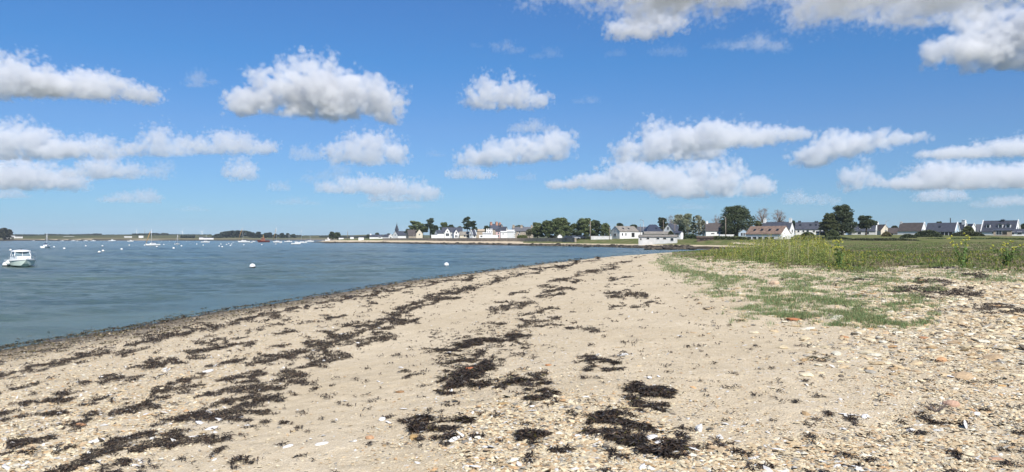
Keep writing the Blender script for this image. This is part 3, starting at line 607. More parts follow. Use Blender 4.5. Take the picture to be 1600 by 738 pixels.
# tall yellow flowering plants on the bank
def plant_parts(x, y, z, h, seed, flower=.6):
    r = np.random.RandomState(seed); Vs, Fs, Cs = [], [], []; n = len(x)
    lx = r.uniform(-.18, .18, n)*h; ly = r.uniform(-.18, .18, n)*h
    k = 34
    t = r.uniform(.0, 1, (n, k))**.8; rad = (.30*(1.05-t))*h[:, None]*r.uniform(.2, 1, (n, k)); a = r.uniform(0, 6.283, (n, k))
    c = np.stack([x[:, None]+lx[:, None]*t+rad*np.cos(a), y[:, None]+ly[:, None]*t+rad*np.sin(a), z[:, None]+t*h[:, None]*.96], -1).reshape(-1, 3)
    sz = np.repeat(np.maximum(.022, y/F*.62), k)*r.uniform(.5, 1.5, n*k)*(1.3-.7*t.ravel())
    u = r.normal(0, 1, (n*k, 3)); u /= np.linalg.norm(u, axis=1)[:, None]; v = np.cross(u, r.normal(0, 1, (n*k, 3))); v /= np.linalg.norm(v, axis=1)[:, None]
    V = np.stack([c-u*sz[:, None]*1.3, c+v*sz[:, None]*.6, c+u*sz[:, None]*1.5, c-v*sz[:, None]*.6], 1).reshape(-1, 3)
    Fq = np.arange(n*k*4).reshape(-1, 4)
    pt = np.repeat(r.uniform(0, 1, n), k)[:, None]
    col = (np.array([.095,.16,.037])*(1-pt)+np.array([.25,.275,.075])*pt)*r.uniform(.55, 1.5, (n*k, 1))
    yel = (t.ravel() > .74) & (r.uniform(0, 1, n*k) < np.repeat(r.uniform(0, 1, n) < flower, k)*.6)
    col[yel] = np.array([.52,.47,.05])*r.uniform(.6, 1.15, (yel.sum(), 1))
    dry = r.uniform(0, 1, n*k) < .11; col[dry] = np.array([.28,.21,.12])*r.uniform(.7, 1.2, (dry.sum(), 1))
    return V, Fq, np.repeat(col, 4, 0)
def veg_cover(n, pa, pb, seed, hfun):
    r = np.random.RandomState(seed); yy = 27*(62/27)**r.uniform(0, 1, n); px = r.uniform(pa, pb, n); xx = PX(px, yy); zz, d = gfast(xx, yy)
    px, py = proj(xx, yy, zz); dens = fbm(xx*.5, yy*.5, 3, 117)
    keep = (py < vfront(px)+(fbm(xx*1.1, yy*1.1, 3, 119)-.5)*30-2) & (d > 7) & (r.uniform(0, 1, n) < hfun(px, yy, dens)[1]); h = hfun(px, yy, dens)[0]
    h = h*np.clip(.42+(vfront(px)-py)/11, .4, 1)*(.78+.6*fbm(xx*.9, yy*.9, 3, 121)); return xx[keep], yy[keep], zz[keep], h[keep]*r.uniform(.6, 1.15, keep.sum())
def hf(px, Y, f):
    h = np.interp(px, [1060,1100,1140,1180,1240,1285,1310,1400,1600], [.3,.72,1.05,1.3,1.35,1.25,.36,.22,.20])
    p = np.interp(px, [1050,1100,1290,1315,1600], [.7,1,1,.6,.45]); return h*(.75+.5*f), p
x, y, z, h = veg_cover(8500, 1045, 1330, 401, hf); x2, y2, z2, h2 = veg_cover(4200, 1300, 1760, 402, hf)
x, y, z, h = [np.concatenate(p) for p in ((x, x2), (y, y2), (z, z2), (h, h2))]; print('plants', len(x))
V, Fc, cc = plant_parts(x, y, z, h, 403, .55)
put('wild_flowering_plants', npmesh('wild_flowering_plants', V, Fc, False, col=cc), M['leaf'], kind='stuff', label='thick green wild plants topped with small yellow flowers on the bank')
sb = MB(); r = random.Random(5)
for i in r.sample(range(len(x)), 260):
    if h[i] > .35:
        w_ = y[i]/F*.3; a = r.uniform(-.15, .15)*h[i]; sb.add([(x[i]-w_, y[i], z[i]), (x[i]+w_, y[i], z[i]), (x[i]+a+w_*.6, y[i]+.02, z[i]+h[i]*1.05), (x[i]+a-w_*.6, y[i]+.02, z[i]+h[i]*1.05)], [(0,1,2,3)])
sb.build('dry_stalks', simple('dry_stalk', (.30,.27,.15), .8, .2), kind='stuff', label='thin pale stalks among the plants on the bank')
def big_plant(px, top, Y, hw, lab, flower=1.0):
    xx = PX(px, Y); zz = gz(xx, Y); h = EYE+(HZ-top)/F*Y-zz; e0 = empty('flowering_plant', (xx, Y, zz), 0, lab, 'plant', 'tall flowering plants standing alone')
    r = random.Random(int(px)); st = MB(); lf = []; fl = []
    for k in range(9):
        a = r.uniform(0, 6.28); s = r.uniform(.2, 1)*hw/F*Y; hh = h*r.uniform(.6, 1); p = [(s*math.cos(a)*t**1.3, s*math.sin(a)*t**1.3, hh*t) for t in (0, .35, .7, 1)]
        st.tube(p, [.012, .010, .008, .005], 5); fl.append(p[3])
        for q in range(16):
            t = r.uniform(.05, .85)**1.0; i0 = min(2, int(t*3)); c = np.array(p[i0])*(1-(t*3-i0))+np.array(p[i0+1])*(t*3-i0); lf.append(c+np.array([r.uniform(-.09, .09), r.uniform(-.09, .09), r.uniform(-.03, .03)]))
    st.build('stem', simple('plant_stem', (.13,.19,.05), .7), e0)
    def quads(cs, s0, jit, rr, col):
        V = []; 
        for c in cs:
            u = rr.normal(0, 1, 3); u /= np.linalg.norm(u); v = np.cross(u, rr.normal(0, 1, 3)); v /= np.linalg.norm(v); s_ = s0*rr.uniform(.6, 1.4); c = np.array(c)+rr.normal(0, jit, 3)
            V += [c-u*s_*1.4, c+v*s_*.6, c+u*s_*1.4, c-v*s_*.6]
        V = np.array(V); cc = np.repeat(np.array([col])*rr.uniform(.6, 1.3, (len(cs), 1)), 4, 0); return npmesh('q', V, np.arange(len(V)).reshape(-1, 4), False, col=cc)
    rr = np.random.RandomState(int(px)); put('leaves', quads(lf, .05, .02, rr, (.10,.17,.045)), M['leaf'], e0)
    for f in (fl if flower else []):
      for q in range(3):
        v = I1[0]*rr.uniform(.4, 1.5, (len(I1[0]), 1))*[.04, .04, .032]+np.array(f)+rr.normal(0, .055, 3)*[1, 1, .8]; put('flower_head', npmesh('flower_head', v, I1[1], False, col=np.array([(.44,.43,.08)])*rr.uniform(.6, 1.2, (len(v), 1))), M['leaf'], e0)
big_plant(1505, 367, 31, 22, 'tallest plant with bright yellow flowers, alone at the right')
big_plant(1573, 375, 33, 22, 'slim sparse flowering plant near the right edge of the field')
big_plant(1312, 371, 34, 18, 'leafy flowering plant at the end of the tall bank growth')
# ---------------------------------------------------------------- single stones and shells of the foreground
def blob(name, px, py, rpx, col, label, cat, flat=.45, seed=0, lift=.25, group=None, elong=1.4, tilt=0., mat='stonem', up=0):
    r = np.random.RandomState(seed+int(px)); x, y, z = [float(a[0]) for a in unproject([px], [py])]; s = rpx/F*y
    v, f = ico(2); n = v*(1+.16*np.sin(v[:, [0]]*3+seed)+.10*np.sin(v[:, [1]]*5.3+seed*2)+r.uniform(-.05, .05, (len(v), 1)))
    n = np.sign(n)*np.abs(n)**.85; n *= np.array([s*elong**.5, s/elong**.5, s*flat])
    me = npmesh(name, n, f, True, col=np.repeat([col], len(n), 0)); o = put(name, me, M[mat], label=label, cat=cat, group=group)
    o.location = (x, y, z+s*flat*lift+up); o.rotation_euler = (tilt, r.uniform(-.1, .1), r.uniform(-.6, .6)); return o
def shell(px, py, rpx, label, tilt=.15, yaw=None, up=0.):
    r = np.random.RandomState(int(px*3+py)); x, y, z = [float(a[0]) for a in unproject([px], [py])]; s = rpx/F*y; k = 18; nr_ = 4; V = [(0, 0, .18*s)]; Fq = []
    rad = [1+.22*math.sin(2*math.pi*i/k*2+r.uniform(0, 1))+r.uniform(-.12, .12) for i in range(k)]
    for j in range(1, nr_+1):
        t = j/nr_
        for i in range(k):
            a = 2*math.pi*i/k; q = rad[i]*t*s; V.append((q*math.cos(a)*1.35, q*math.sin(a)*.85, s*(.18*(1-t*t)+r.uniform(-.02, .02)*t)))
    for i in range(k): Fq.append((0, 1+i, 1+(i+1) % k))
    for j in range(nr_-1):
        for i in range(k): Fq.append((1+j*k+i, 1+(j+1)*k+i, 1+(j+1)*k+(i+1) % k, 1+j*k+(i+1) % k))
    nV = len(V); th = .05*s; V += [(a, b, c-th) for a, b, c in V]; F2 = [tuple(i+nV for i in f[::-1]) for f in Fq]; rim = 1+(nr_-1)*k
    sd = [(rim+i, rim+nV+i, rim+nV+(i+1) % k, rim+(i+1) % k) for i in range(k)]
    o = MB().add(V, Fq+F2+sd).build('oyster_shell', M['shell'], None, True, label=label, cat='shell', group='white oyster shells on the foreground sand')
    o.location = (x, y, z+.006+up+abs(math.sin(tilt))*s*.5); o.rotation_euler = (tilt, r.uniform(-.15, .15), r.uniform(0, 3.1) if yaw is None else yaw)
G = 'single stones lying on the foreground sand'
for i, a in enumerate([
 (733,581,7,(.42,.15,.07),'red stone lying on top of the largest seaweed clump',.4,.035), (625,613,8,(.27,.16,.08),'flat brown stone alone on the smooth sand strip',.3,0), (578,685,8,(.50,.30,.17),'peach coloured oblong stone on smooth sand near the bottom',.45,0),
 (647,686,8,(.38,.25,.11),'ochre block of rock beside the small straggly seaweed',.8,0), (127,666,8,(.38,.21,.11),'round brown stone against seaweed at the left',.6,0), (1358,578,7,(.46,.34,.20),'ochre angular rock casting a shadow on bare sand, right half',.75,0),
 (1470,565,9,(.50,.29,.15),'orange upright stone on the right gravel',.7,0), (1486,634,13,(.46,.30,.21),'large pinkish rock beside the dead twigs at the right',.6,0), (1241,500,14,(.40,.17,.08),'terracotta slab below the grass patch',.2,0),
 (1211,444,9,(.52,.38,.26),'pale orange stone set in the green grass on the bank',.6,0), (933,653,7,(.19,.17,.09),'olive stone tucked against the thick seaweed clump',.5,0), (787,631,9,(.36,.25,.12),'flat ochre brown stone on the pebbles left of centre',.25,0),
 (765,641,8,(.52,.44,.32),'cream bar-shaped stone beside the flat ochre brown one',.35,0), (925,732,9,(.24,.18,.12),'dark brown stone at the very bottom edge',.5,0), (1323,507,14,(.50,.42,.30),'broad tan slab lying at the edge of the lower grass patch',.25,0),
 (1320,528,8,(.42,.22,.11),'small brick red stone below the broad tan slab',.35,0), (1443,529,7,(.36,.19,.10),'reddish stone among the right-hand gravel above the orange one',.45,0), (1535,548,9,(.52,.38,.22),'flat yellowish stone near the right edge',.3,0),
 (1555,718,10,(.46,.28,.18),'flat pinkish brown stone in the bottom right corner',.25,0), (922,741,8,(.3,.25,.18),'grey brown pebble cut by the bottom edge',.5,0), (1565,604,8,(.48,.30,.13),'orange flat stone beside grey flakes at the right edge',.3,0), (857,571,6,(.40,.2,.09),'rust coloured sliver of stone among the middle pebbles',.3,0)]):
    blob('stone', a[0], a[1], a[2]*.8, a[3], a[4], 'stone', a[5], i, group=G, up=a[6])
for a in [(450,699,7,'white shell left of the ragged one on bare sand'),(503,695,8,'rounded white shell alone on smooth sand near the bottom'),(631,640,5.5,'white shell below the flat brown stone'),(598,656,8,'long white shell beside the straggly seaweed'),
 (607,661,5,'small white shell touching the long one by the straggly seaweed'),(745,731,9,'large ragged white shell at the bottom edge left of centre'),(1017,686,11,'broad flat white shell touching the lower right seaweed clump'),(1033,692,10,'upturned white shell beside the broad flat one'),
 (1006,731,9,'pointed white shell at the bottom edge below the paired shells'),(1084,703,7,'white shell alone on sand right of the paired shells'),(1015,591,6,'white shell above the seaweed clumps right of centre'),(1029,589,4,'small shell next to the white shell above the seaweed'),
 (1320,649,8,'left of three white shells lying in a row'),(1334,650,6,'middle, ribbed one of three shells in a row'),(1352,652,8,'right one of three white shells in a row'),(1527,648,8,'white shell right of the pinkish rock and twigs'),(1216,704,8,'jagged white shell among the lower right pebbles'),
 (1339,731,7,'white shell at the bottom edge in the lower right'),(229,649,6,'upright white shell left of the big left seaweed patch'),(152,690,9,'long white shell between two left seaweed streaks'),(312,662,9,'white shell at the upper rim of the large left seaweed patch'),
 (345,658,9,'thick oyster shell embedded in the large left seaweed patch'),(330,671,8,'white shell just below the embedded oyster shell'),(303,684,8,'white shell on the lower rim of the left seaweed patch'),(214,686,6,'small white shell on the dark streak at lower left'),
 (325,581,7,'white shell beside dark weed high on the left beach'),(10,732,8,'flat white shell in the bottom left corner'),(290,608,6,'white shell above the left seaweed band'),(535,523,5,'white shell on the dark clump near the water line'),(833,636,5,'white shell among pebbles near the short seaweed tuft'),
 (832,643,6,'ragged white shell on pebbles below the short seaweed tuft'),(903,682,6,'white shell on pebbles left of the paired shells')]:
    shell(a[0], a[1], a[2]*.85, a[3], .2)
shell(1509, 669, 9, 'shell standing on its edge at the right', 1.2, .9)
shell(1482, 589, 8, 'pale grey white shell flake among the right-hand gravel', .1)
tb = MB(); r = random.Random(9); x0, y0, z0 = [float(a[0]) for a in unproject([1462], [645])]
for k in range(16):
    a = r.uniform(-.4, 3.5); l = r.uniform(.08, .24); tb.tube([(0, 0, .01), (l*.5*math.cos(a), l*.4*math.sin(a), .015+r.uniform(0, .05)), (l*math.cos(a+.2), l*.7*math.sin(a+.2), .01+r.uniform(0, .09))], [.005, .0035, .0015], 5)
o = tb.build('dead_twigs', simple('twig_bark', (.13,.10,.085), .9), label='dry grey brown twigs beside the large pinkish rock', cat='twigs'); o.location = (x0, y0, z0)
tb = MB(); x0, y0, z0 = [float(a[0]) for a in unproject([1283], [563])]
for k in range(12):
    a = r.uniform(2.2, 6.5); l = r.uniform(.08, .25); tb.tube([(0, 0, .01), (l*.5*math.cos(a), l*.4*math.sin(a), .02+r.uniform(0, .03)), (l*math.cos(a+.3), l*.7*math.sin(a+.3), .01+r.uniform(0, .04))], [.006, .004, .002], 5)
o = tb.build('dead_twigs', simple('dark_twig_bark', (.06,.055,.03), .9), label='dark dry sprig lying on bare sand right of centre', cat='twigs'); o.location = (x0, y0, z0)
o = MB().tube([(-.14, 0, .012), (0, .004, .02), (.15, 0, .012)], .004, 5).build('straw', simple('straw_colour', (.55,.45,.26), .8), label='pale straw lying beside the seaweed streak', cat='straw'); x0, y0, z0 = [float(a[0]) for a in unproject([978], [640])]; o.location = (x0, y0, z0)
# ================================================================ houses of the far shore and the village
_cpx = [560,600,640,700,760,820,900]; _cY = [W(*p)[1] for p in [(560,379.8),(600,380.2),(640,380.9),(700,382.1),(760,382.9),(820,384.0),(900,385.3)]]
def inland(px, Y):
    """keeps the village behind its sea wall"""
    return max(Y, float(np.interp(px, _cpx, _cY))+52+(Y-380)*.6) if 565 < px < 800 and Y < 600 else Y
def zat(py, Y): return EYE+(HZ-py)/F*Y
FACE = {'F': 0, 'R': 1, 'B': 2, 'L': 3}
def house(name, lab, pl, pr, base, eave, ridge, Y, rel=0, ratio=.6, wall='white', roof='slate', wins=(), chim=(), sky=(), dorm=(), cat='house', over=.25, hip=False, gframe=False, group=None, raked=False):
    Y = inland((pl+pr)/2, Y); Wd = (pr-pl)/F*Y; th = math.radians(abs(rel)); L = Wd/(abs(math.cos(th))+ratio*abs(math.sin(th))); D = L*ratio
    if abs(rel) == 90: D = Wd; L = D/ratio if ratio else D
    X = PX((pl+pr)/2, Y); yaw = math.radians(rel)-math.atan2(X, Y)
    z0 = zat(base, Y); he = (base-eave)/F*Y; hr = (base-ridge)/F*Y
    root = empty(name, (X, Y+D*.3, z0), yaw, lab, cat, group)
    a, b = L/2, D/2; gg = gz(X, Y+D*.3); lo = min(-.4, gg-z0-.5)
    if gg < z0-.9 or gg > z0+1.0: print('GROUND %s px%.0f Y%.0f z0 %.1f ground %.1f' % (name, (pl+pr)/2, Y, z0, gg))
    wv = [(-a,-b,lo),(a,-b,lo),(a,b,lo),(-a,b,lo),(-a,-b,he),(a,-b,he),(a,b,he),(-a,b,he)]
    wf = [(0,1,5,4),(2,3,7,6)]
    if hip: wf += [(1,2,6,5),(3,0,4,7)]; hx = a-b*.8
    else: wv += [(a,0,hr-.06),(-a,0,hr-.06)]; wf += [(1,2,6,8,5),(3,0,4,9,7)]; hx = a
    MB().add(wv, wf).build('wall', M[wall], root)
    o = over; s = (hr-he)/b; zl = he-o*s; t = .16; og = .12 if not raked else -.05
    if hip: rv = [(-a-o,-b-o,zl),(a+o,-b-o,zl),(a+o,b+o,zl),(-a-o,b+o,zl),(-hx,0,hr),(hx,0,hr)]; rf = [(0,1,5,4),(1,2,5),(2,3,4,5),(3,0,4)]
    else: rv = [(-a-og,-b-o,zl),(a+og,-b-o,zl),(a+og,b+o,zl),(-a-og,b+o,zl),(-a-og,0,hr),(a+og,0,hr)]; rf = [(0,1,5,4),(2,3,4,5)]
    nv = len(rv); rv2 = rv+[(x_, y_, z_+t) for x_, y_, z_ in rv]; rf2 = [f[::-1] for f in rf]+[tuple(i+nv for i in f) for f in rf]
    per = [0,1,2,3] if hip else [0,1,5,2,3,4]; rf2 += [(per[i], per[(i+1) % len(per)], per[(i+1) % len(per)]+nv, per[i]+nv) for i in range(len(per))]
    rf_o = MB().add(rv2, rf2).build('roof', M[roof], root)
    if raked:
        for sx in (-1, 1):
            if raked == 'R' and sx < 0: continue
            m = MB(); x0 = sx*(a+.02); x1 = sx*(a+.28); x0, x1 = min(x0, x1), max(x0, x1)
            m.add([(x0,-b-.25,he-.1),(x1,-b-.25,he-.1),(x0,0,hr+.12),(x1,0,hr+.12),(x0,b+.25,he-.1),(x1,b+.25,he-.1),(x0,-b-.25,he+.28),(x1,-b-.25,he+.28),(x0,0,hr+.5),(x1,0,hr+.5),(x0,b+.25,he+.28),(x1,b+.25,he+.28)],
                  [(0,2,3,1),(2,4,5,3),(6,7,9,8),(8,9,11,10),(0,6,8,2),(2,8,10,4),(1,3,9,7),(3,5,11,9),(0,1,7,6),(4,10,11,5)]); m.build('gable_coping', M['white'], root)
    for i, c in enumerate(chim):      # (x share -1..1, height above ridge, width, material)
        cw = c[2]; cx = c[0]*(a-cw*.5); m = MB().box(cx-cw/2, cx+cw/2, -cw*.42, cw*.42, hr-1.0, hr+c[1]).box(cx-cw*.58, cx+cw*.58, -cw*.5, cw*.5, hr+c[1], hr+c[1]+.1)
        for q in (-.22, .22): m.box(cx+q*cw-.08, cx+q*cw+.08, -.08, .08, hr+c[1]+.1, hr+c[1]+.38)
        m.build('chimney', M[c[3]], rf_o)
    def opening(nm, f, u, zc, ww, hh, mat='glass', fr='frame'):
        k = FACE[f]; half = (b, a, b, a)[k]; span = (a, b, a, b)[k]; cx = u*(span-ww/2-.1)
        def T(lx, ly, lz):
            if k == 0: return (cx+lx, -half-ly, zc+lz)
            if k == 1: return (half+ly, cx+lx, zc+lz)
            if k == 2: return (cx-lx, half+ly, zc+lz)
            return (-half-ly, cx-lx, zc+lz)
        def bx(m, x0, x1, y0, y1, z0_, z1): m.add([T(*p) for p in [(x0,y0,z0_),(x1,y0,z0_),(x1,y1,z0_),(x0,y1,z0_),(x0,y0,z1),(x1,y0,z1),(x1,y1,z1),(x0,y1,z1)]], [(0,3,2,1),(4,5,6,7),(0,1,5,4),(1,2,6,5),(2,3,7,6),(3,0,4,7)] if k < 9 else [])
        m = MB(); e_ = .09
        for q in ((-ww/2-e_, -ww/2, -hh/2-e_, hh/2+e_), (ww/2, ww/2+e_, -hh/2-e_, hh/2+e_), (-ww/2, ww/2, hh/2, hh/2+e_), (-ww/2, ww/2, -hh/2-e_, -hh/2)): bx(m, q[0], q[1], .004, .07, q[2], q[3])
        if ww > 1.4 and nm == 'window': bx(m, -.03, .03, .045, .075, -hh/2, hh/2)
        wn = m.build(nm, M[fr], root); g = MB(); bx(g, -ww/2, ww/2, .006, .04, -hh/2, hh/2); g.build('pane', M[mat], wn)
    for q in wins: opening('door' if len(q) > 5 and q[5] == 'door' else ('shutter_opening' if len(q) > 5 and q[5] == 'open' else 'window'), q[0], q[1], q[2], q[3], q[4], 'dark' if len(q) > 5 else 'glass', wall if len(q) > 5 and q[5] == 'open' else 'frame')
    sl_ = math.atan2(hr-he, b)
    for u, v in sky:                   # skylights lying on the front slope
        cx = u*(a-.6); yy = -b*(1-v); zz = he+(hr-he)*v+t+.02; c_, s_ = math.cos(sl_), math.sin(sl_); m = MB()
        V = [(cx-.4, yy-.5*c_, zz-.5*s_), (cx+.4, yy-.5*c_, zz-.5*s_), (cx+.4, yy+.5*c_, zz+.5*s_), (cx-.4, yy+.5*c_, zz+.5*s_)]
        V += [(p[0], p[1]-.07*s_, p[2]+.07*c_) for p in V]; m.add(V, [(0,3,2,1),(4,5,6,7),(0,1,5,4),(1,2,6,5),(2,3,7,6),(3,0,4,7)]).build('skylight', M['glass'], rf_o)
    for u, v, ww, hh in dorm:
        cx = u*(a-ww/2); y0 = -b*(1-v)-.1; zb = he+(hr-he)*v-.1; dy = hh/max(.2, s)+.2
        d_ = MB().box(cx-ww/2, cx+ww/2, y0, y0+dy, zb, zb+hh).build('dormer', M['white'], root)
        MB().add([(cx-ww/2-.15, y0-.15, zb+hh), (cx+ww/2+.15, y0-.15, zb+hh), (cx+ww/2+.15, y0+dy+.4, zb+hh), (cx-ww/2-.15, y0+dy+.4, zb+hh), (cx, y0-.15, zb+hh+.45), (cx, y0+dy+.6, zb+hh+.45)], [(0,1,4),(1,2,5,4),(3,0,4,5),(2,3,5),(0,3,2,1)]).build('dormer_roof', M[roof], d_)
        MB().box(cx-ww*.32, cx+ww*.32, y0-.03, y0, zb+.2, zb+hh-.12).build('pane', M['glass'], d_)
    return root
# the long white house behind the flowers and its neighbours
house('long_house', 'long low white house with a rusty brown tiled roof and a bare right gable', 1170, 1237, 377.5, 365.5, 354, 228, -27, .55, 'white', 'brownroof',
      [('F', u, 1.05, 1.25, .75) for u in (-.9, -.55, -.18, .2, .58)]+[('R', .1, 1.2, .35, .35), ('R', -.55, .5, .9, 1.6, 'door')], sky=[(-.68, .45), (-.22, .45), (.28, .45), (.76, .45)])
house('house', 'dark slate house with two white chimneys rising behind the brown-roofed long house', 1193, 1242, 367, 358, 347.5, 262, -18, .5, 'white', 'slate', [('F', .8, 1.3, .8, 1), ('R', 0, 1.3, 1, 1)], [(-1, 1.2, .9, 'white'), (.98, 1.2, .9, 'white')])
house('house', 'dark brown roofed white house with one white chimney left of the big dome-shaped cypress', 1103, 1132, 368, 360.4, 349, 320, 6, .6, 'white', 'darkbrown', [('F', .5, 1.1, 1.3, .9), ('F', -.3, .8, 1.4, .4), ('L', 0, 1, 1, 1)], [(-.9, .7, .8, 'white')])
house('house', 'grey blue house with big dark windows partly hidden under the dome-shaped cypress', 1125, 1154, 369.5, 361, 356, 292, 0, .6, 'bluewall', 'slate', [('F', -.75, 1.2, 1.2, 1.4), ('F', -.2, 1.2, 1.6, 1.4), ('F', .5, 1.2, 1.8, 1.5)])
house('garden_wall', 'low white garden wall in front of the grey blue house', 1125, 1146, 370.8, 367.6, 367.4, 282, 0, .04, 'white', 'white', cat='wall', over=.05)
house('house', 'small pale blue gabled house between the cypress and the long white house', 1156, 1171, 371, 364, 358.6, 272, -90, 1.1, 'bluewall', 'greyroof', [('R', -.5, 1.1, .6, 1.1), ('R', .1, 1.1, .5, 1.1), ('R', .7, 1.1, .5, 1.1)])
house('house', 'wide white two-storey house with three skylights in its slate roof', 1247, 1291, 367.5, 358.2, 347.8, 300, 0, .5, 'white', 'slate', [('F', u, 1.55, .7, .7) for u in (-.85, -.5, .25, .7)]+[('F', -.2, 1.2, .9, 1.5)], [(-.8, .5, 1.1, 'slate'), (.45, .4, 1.4, 'slate')], [(-.75, .55), (0, .55), (.4, .55)])
house('shed', 'small white lean-to against the wide two-storey house', 1277, 1292, 368.5, 363.5, 362, 288, 0, .7, 'white', 'slate', [('F', .2, .9, 1.6, .9, 'open')], cat='shed')
house('house', 'white gable end seen between the trunks of the tall pine', 1313, 1322, 367, 362, 357.5, 318, -90, 1, 'greyw', 'slate', [('R', 0, 1, .8, .8)])
house('house', 'white walled house just right of the tall pine trunk', 1326, 1340, 367.5, 360, 353, 305, -30, .6, 'white', 'slate', [('F', -.3, 1.2, .8, .8)])
house('house', 'low slate roofed house with two dormers and raked white gable edges under the second pine', 1335, 1371, 368, 361, 352.8, 300, -6, .55, 'greyw', 'slate', [('F', -.4, .9, 1.2, .8), ('F', .4, .9, 1.0, .8), ('L', 0, 1.2, 1, 1)], dorm=[(-.25, .35, 1.1, 1.0), (.5, .35, 1.1, 1.0)], raked=True)
house('house', 'cream gabled house right of the second pine', 1366, 1391, 366, 360, 351.5, 312, -50, .8, 'cream', 'darkbrown', [('F', 0, 1, .9, .9), ('R', .2, 1.1, 1, .9)], [(-.9, 1.2, .9, 'white')])
house('house', 'low dark-roofed annexe with a blind white wall, left of the grey tiled cottage', 1391, 1417, 369, 364.2, 356.6, 300, -5, .6, 'white', 'darkbrown', [('F', -.6, .7, .8, .6)])
house('house', 'grey tiled cottage with a white garage front and a sharp white right gable', 1408, 1448, 369, 360.6, 348.8, 290, -20, .55, 'white', 'darkbrown', [('R', .2, 1.5, .5, .5)], [(-.98, .4, .8, 'greyw')], raked='R')
house('house', 'slate house with a glass conservatory front and a thin black flue', 1453, 1500, 370, 361.8, 348.8, 280, -15, .6, 'bluewall', 'slate', [('F', u, .95, 1.15, 1.5) for u in (-.72, -.42, -.1, .22, .52, .84)]+[('R', 0, 1.8, .8, .8)], sky=[(-.1, .5)], raked='R')
house('house', 'narrow white gabled house with a broad white chimney, behind the conservatory house', 1493, 1512, 368, 358, 348.3, 312, -25, .7, 'white', 'slate', [('R', 0, 1.6, .8, .8)], [(.98, 1.1, 1.3, 'white')], raked='R')
house('house', 'white gable standing behind the round bush, right of the broad white chimney', 1508, 1530, 366, 363.5, 350.5, 318, -52, 1.0, 'white', 'slate', raked='R')
house('house', 'large slate house with two white dormers and a glazed white gable at the right end', 1543, 1594, 367.5, 361.5, 345.2, 272, -14, .55, 'white', 'slate', [('F', -.3, 1, .9, .9), ('F', .75, 1.0, 1.6, .9), ('R', -.2, 2.1, 1.2, 1.5), ('R', .6, 1.9, .6, 1.2)], [(.15, .35, 1.2, 'slate')], dorm=[(-.72, .32, 1.3, 1.3), (.1, .32, 1.5, 1.4), (.62, .32, 1.6, 1.3)], raked=True)
house('house', 'dark slate wing running down left of the large dormered house', 1529, 1550, 367, 363.6, 351, 276, 8, .7, 'greyw', 'slate')
house('extension', 'sandstone coloured extension in front of the large dormered house', 1557, 1581, 367.6, 360.5, 359, 258, 0, .5, 'tan', 'slate', [('F', .3, .7, 1.4, 1.0, 'open'), ('F', -.6, .9, 1.6, 1.5)], cat='extension')
house('garage', 'low slate-roofed garage with a white front at the right edge', 1578, 1606, 368, 363.4, 358.6, 262, 0, .5, 'white', 'slate', [('F', -.5, .8, .9, .8), ('F', .3, .8, 1.2, .9)], cat='garage')
for lx in (1485,):
    X = PX(lx, 281); o = MB().tube([(0,0,0),(0,0,2.4)], .16, 8).build('flue_pipe', M['black'], None, True, label='thin black flue pipe above the conservatory house roof', cat='flue'); o.location = (X, 281, zat(350.5, 281))
# buildings of the cove
house('cottage', 'white cottage with a grey ribbed roof, gable to the left, on the cove lawn', 955.5, 998.5, 371.2, 361.8, 354, 328, 38, .62, 'white', 'greyroof', [('F', -.78, 1.35, .6, 1.1), ('F', -.38, 1.35, .6, 1.1), ('F', .5, 1.1, 1.7, 1.9, 'door'), ('L', .05, 1.2, 1.8, 1.0), ('L', -.05, 3.3, .5, .8)], sky=[(-.45, .5), (.2, .5)])
house('house', 'low slate house peeping out behind the white cottage', 996, 1012, 369, 361, 355, 345, 0, .5, 'white', 'slate')
house('house', 'big navy slate house with steep hipped roof behind the low tan roof', 1005, 1037, 370, 362, 351.5, 325, 20, .75, 'navy', 'navy', [('F', -.6, 1.7, .9, .9), ('F', .4, 1.5, .8, .8)], hip=True, sky=[(.3, .4)])
house('house', 'white gable with three windows and a slate roof to its right', 1037, 1066, 372, 361.8, 350.2, 318, 55, .95, 'white', 'slate', [('L', -.35, 1.9, 1, 1.1), ('L', .3, 1.9, 1, 1.1), ('L', 0, 4.1, .8, 1.1), ('F', .2, 1.2, 1, 1)])
house('outbuilding', 'long flat tan-roofed outbuilding behind the white shed', 1007, 1047, 370, 365.8, 362.4, 270, 4, .4, 'cream', 'greyroof', [('F', .5, .7, .8, .5)], cat='outbuilding')
house('outbuilding', 'white block with a sloping top at the right end of the shed', 1052, 1068, 372.5, 364.5, 362, 262, -30, .6, 'white', 'slate', [('F', .2, 1, 1.3, 1.3)], cat='outbuilding')
house('shed', 'long low weathered white shed with three dark openings by the cove beach', 999, 1059, 377.2, 370.2, 367.8, 228, -4, .26, 'greyw', 'greyroof', [('F', -.55, .85, .8, .5, 'open'), ('F', .02, .85, .8, .45, 'open'), ('F', .4, .85, .9, .45, 'open'), ('F', -.92, .7, .4, .5, 'open'), ('F', .82, .55, .9, .9)], cat='shed')
house('hut', 'brown weathered wooden hut with dark openings above the cove', 1090, 1115, 379.0, 371.4, 370.2, 222, 0, .5, 'taupe', 'taupe', [('F', -.5, .9, 1.1, .35, 'open'), ('F', .2, .9, .6, .3, 'open'), ('F', .8, .9, .35, .35, 'open')], cat='hut')
house('hut', 'small white hut with a pointed roof under the cypress row', 871.5, 878.5, 373, 368.8, 366.4, 305, -90, 1, 'white', 'greyroof', cat='hut', over=.1)
house('garden_wall', 'low white wall right of the cypress row', 923.5, 956, 371.6, 369.8, 369.7, 300, 0, .01, 'greyw', 'greyw', cat='wall', over=.04)
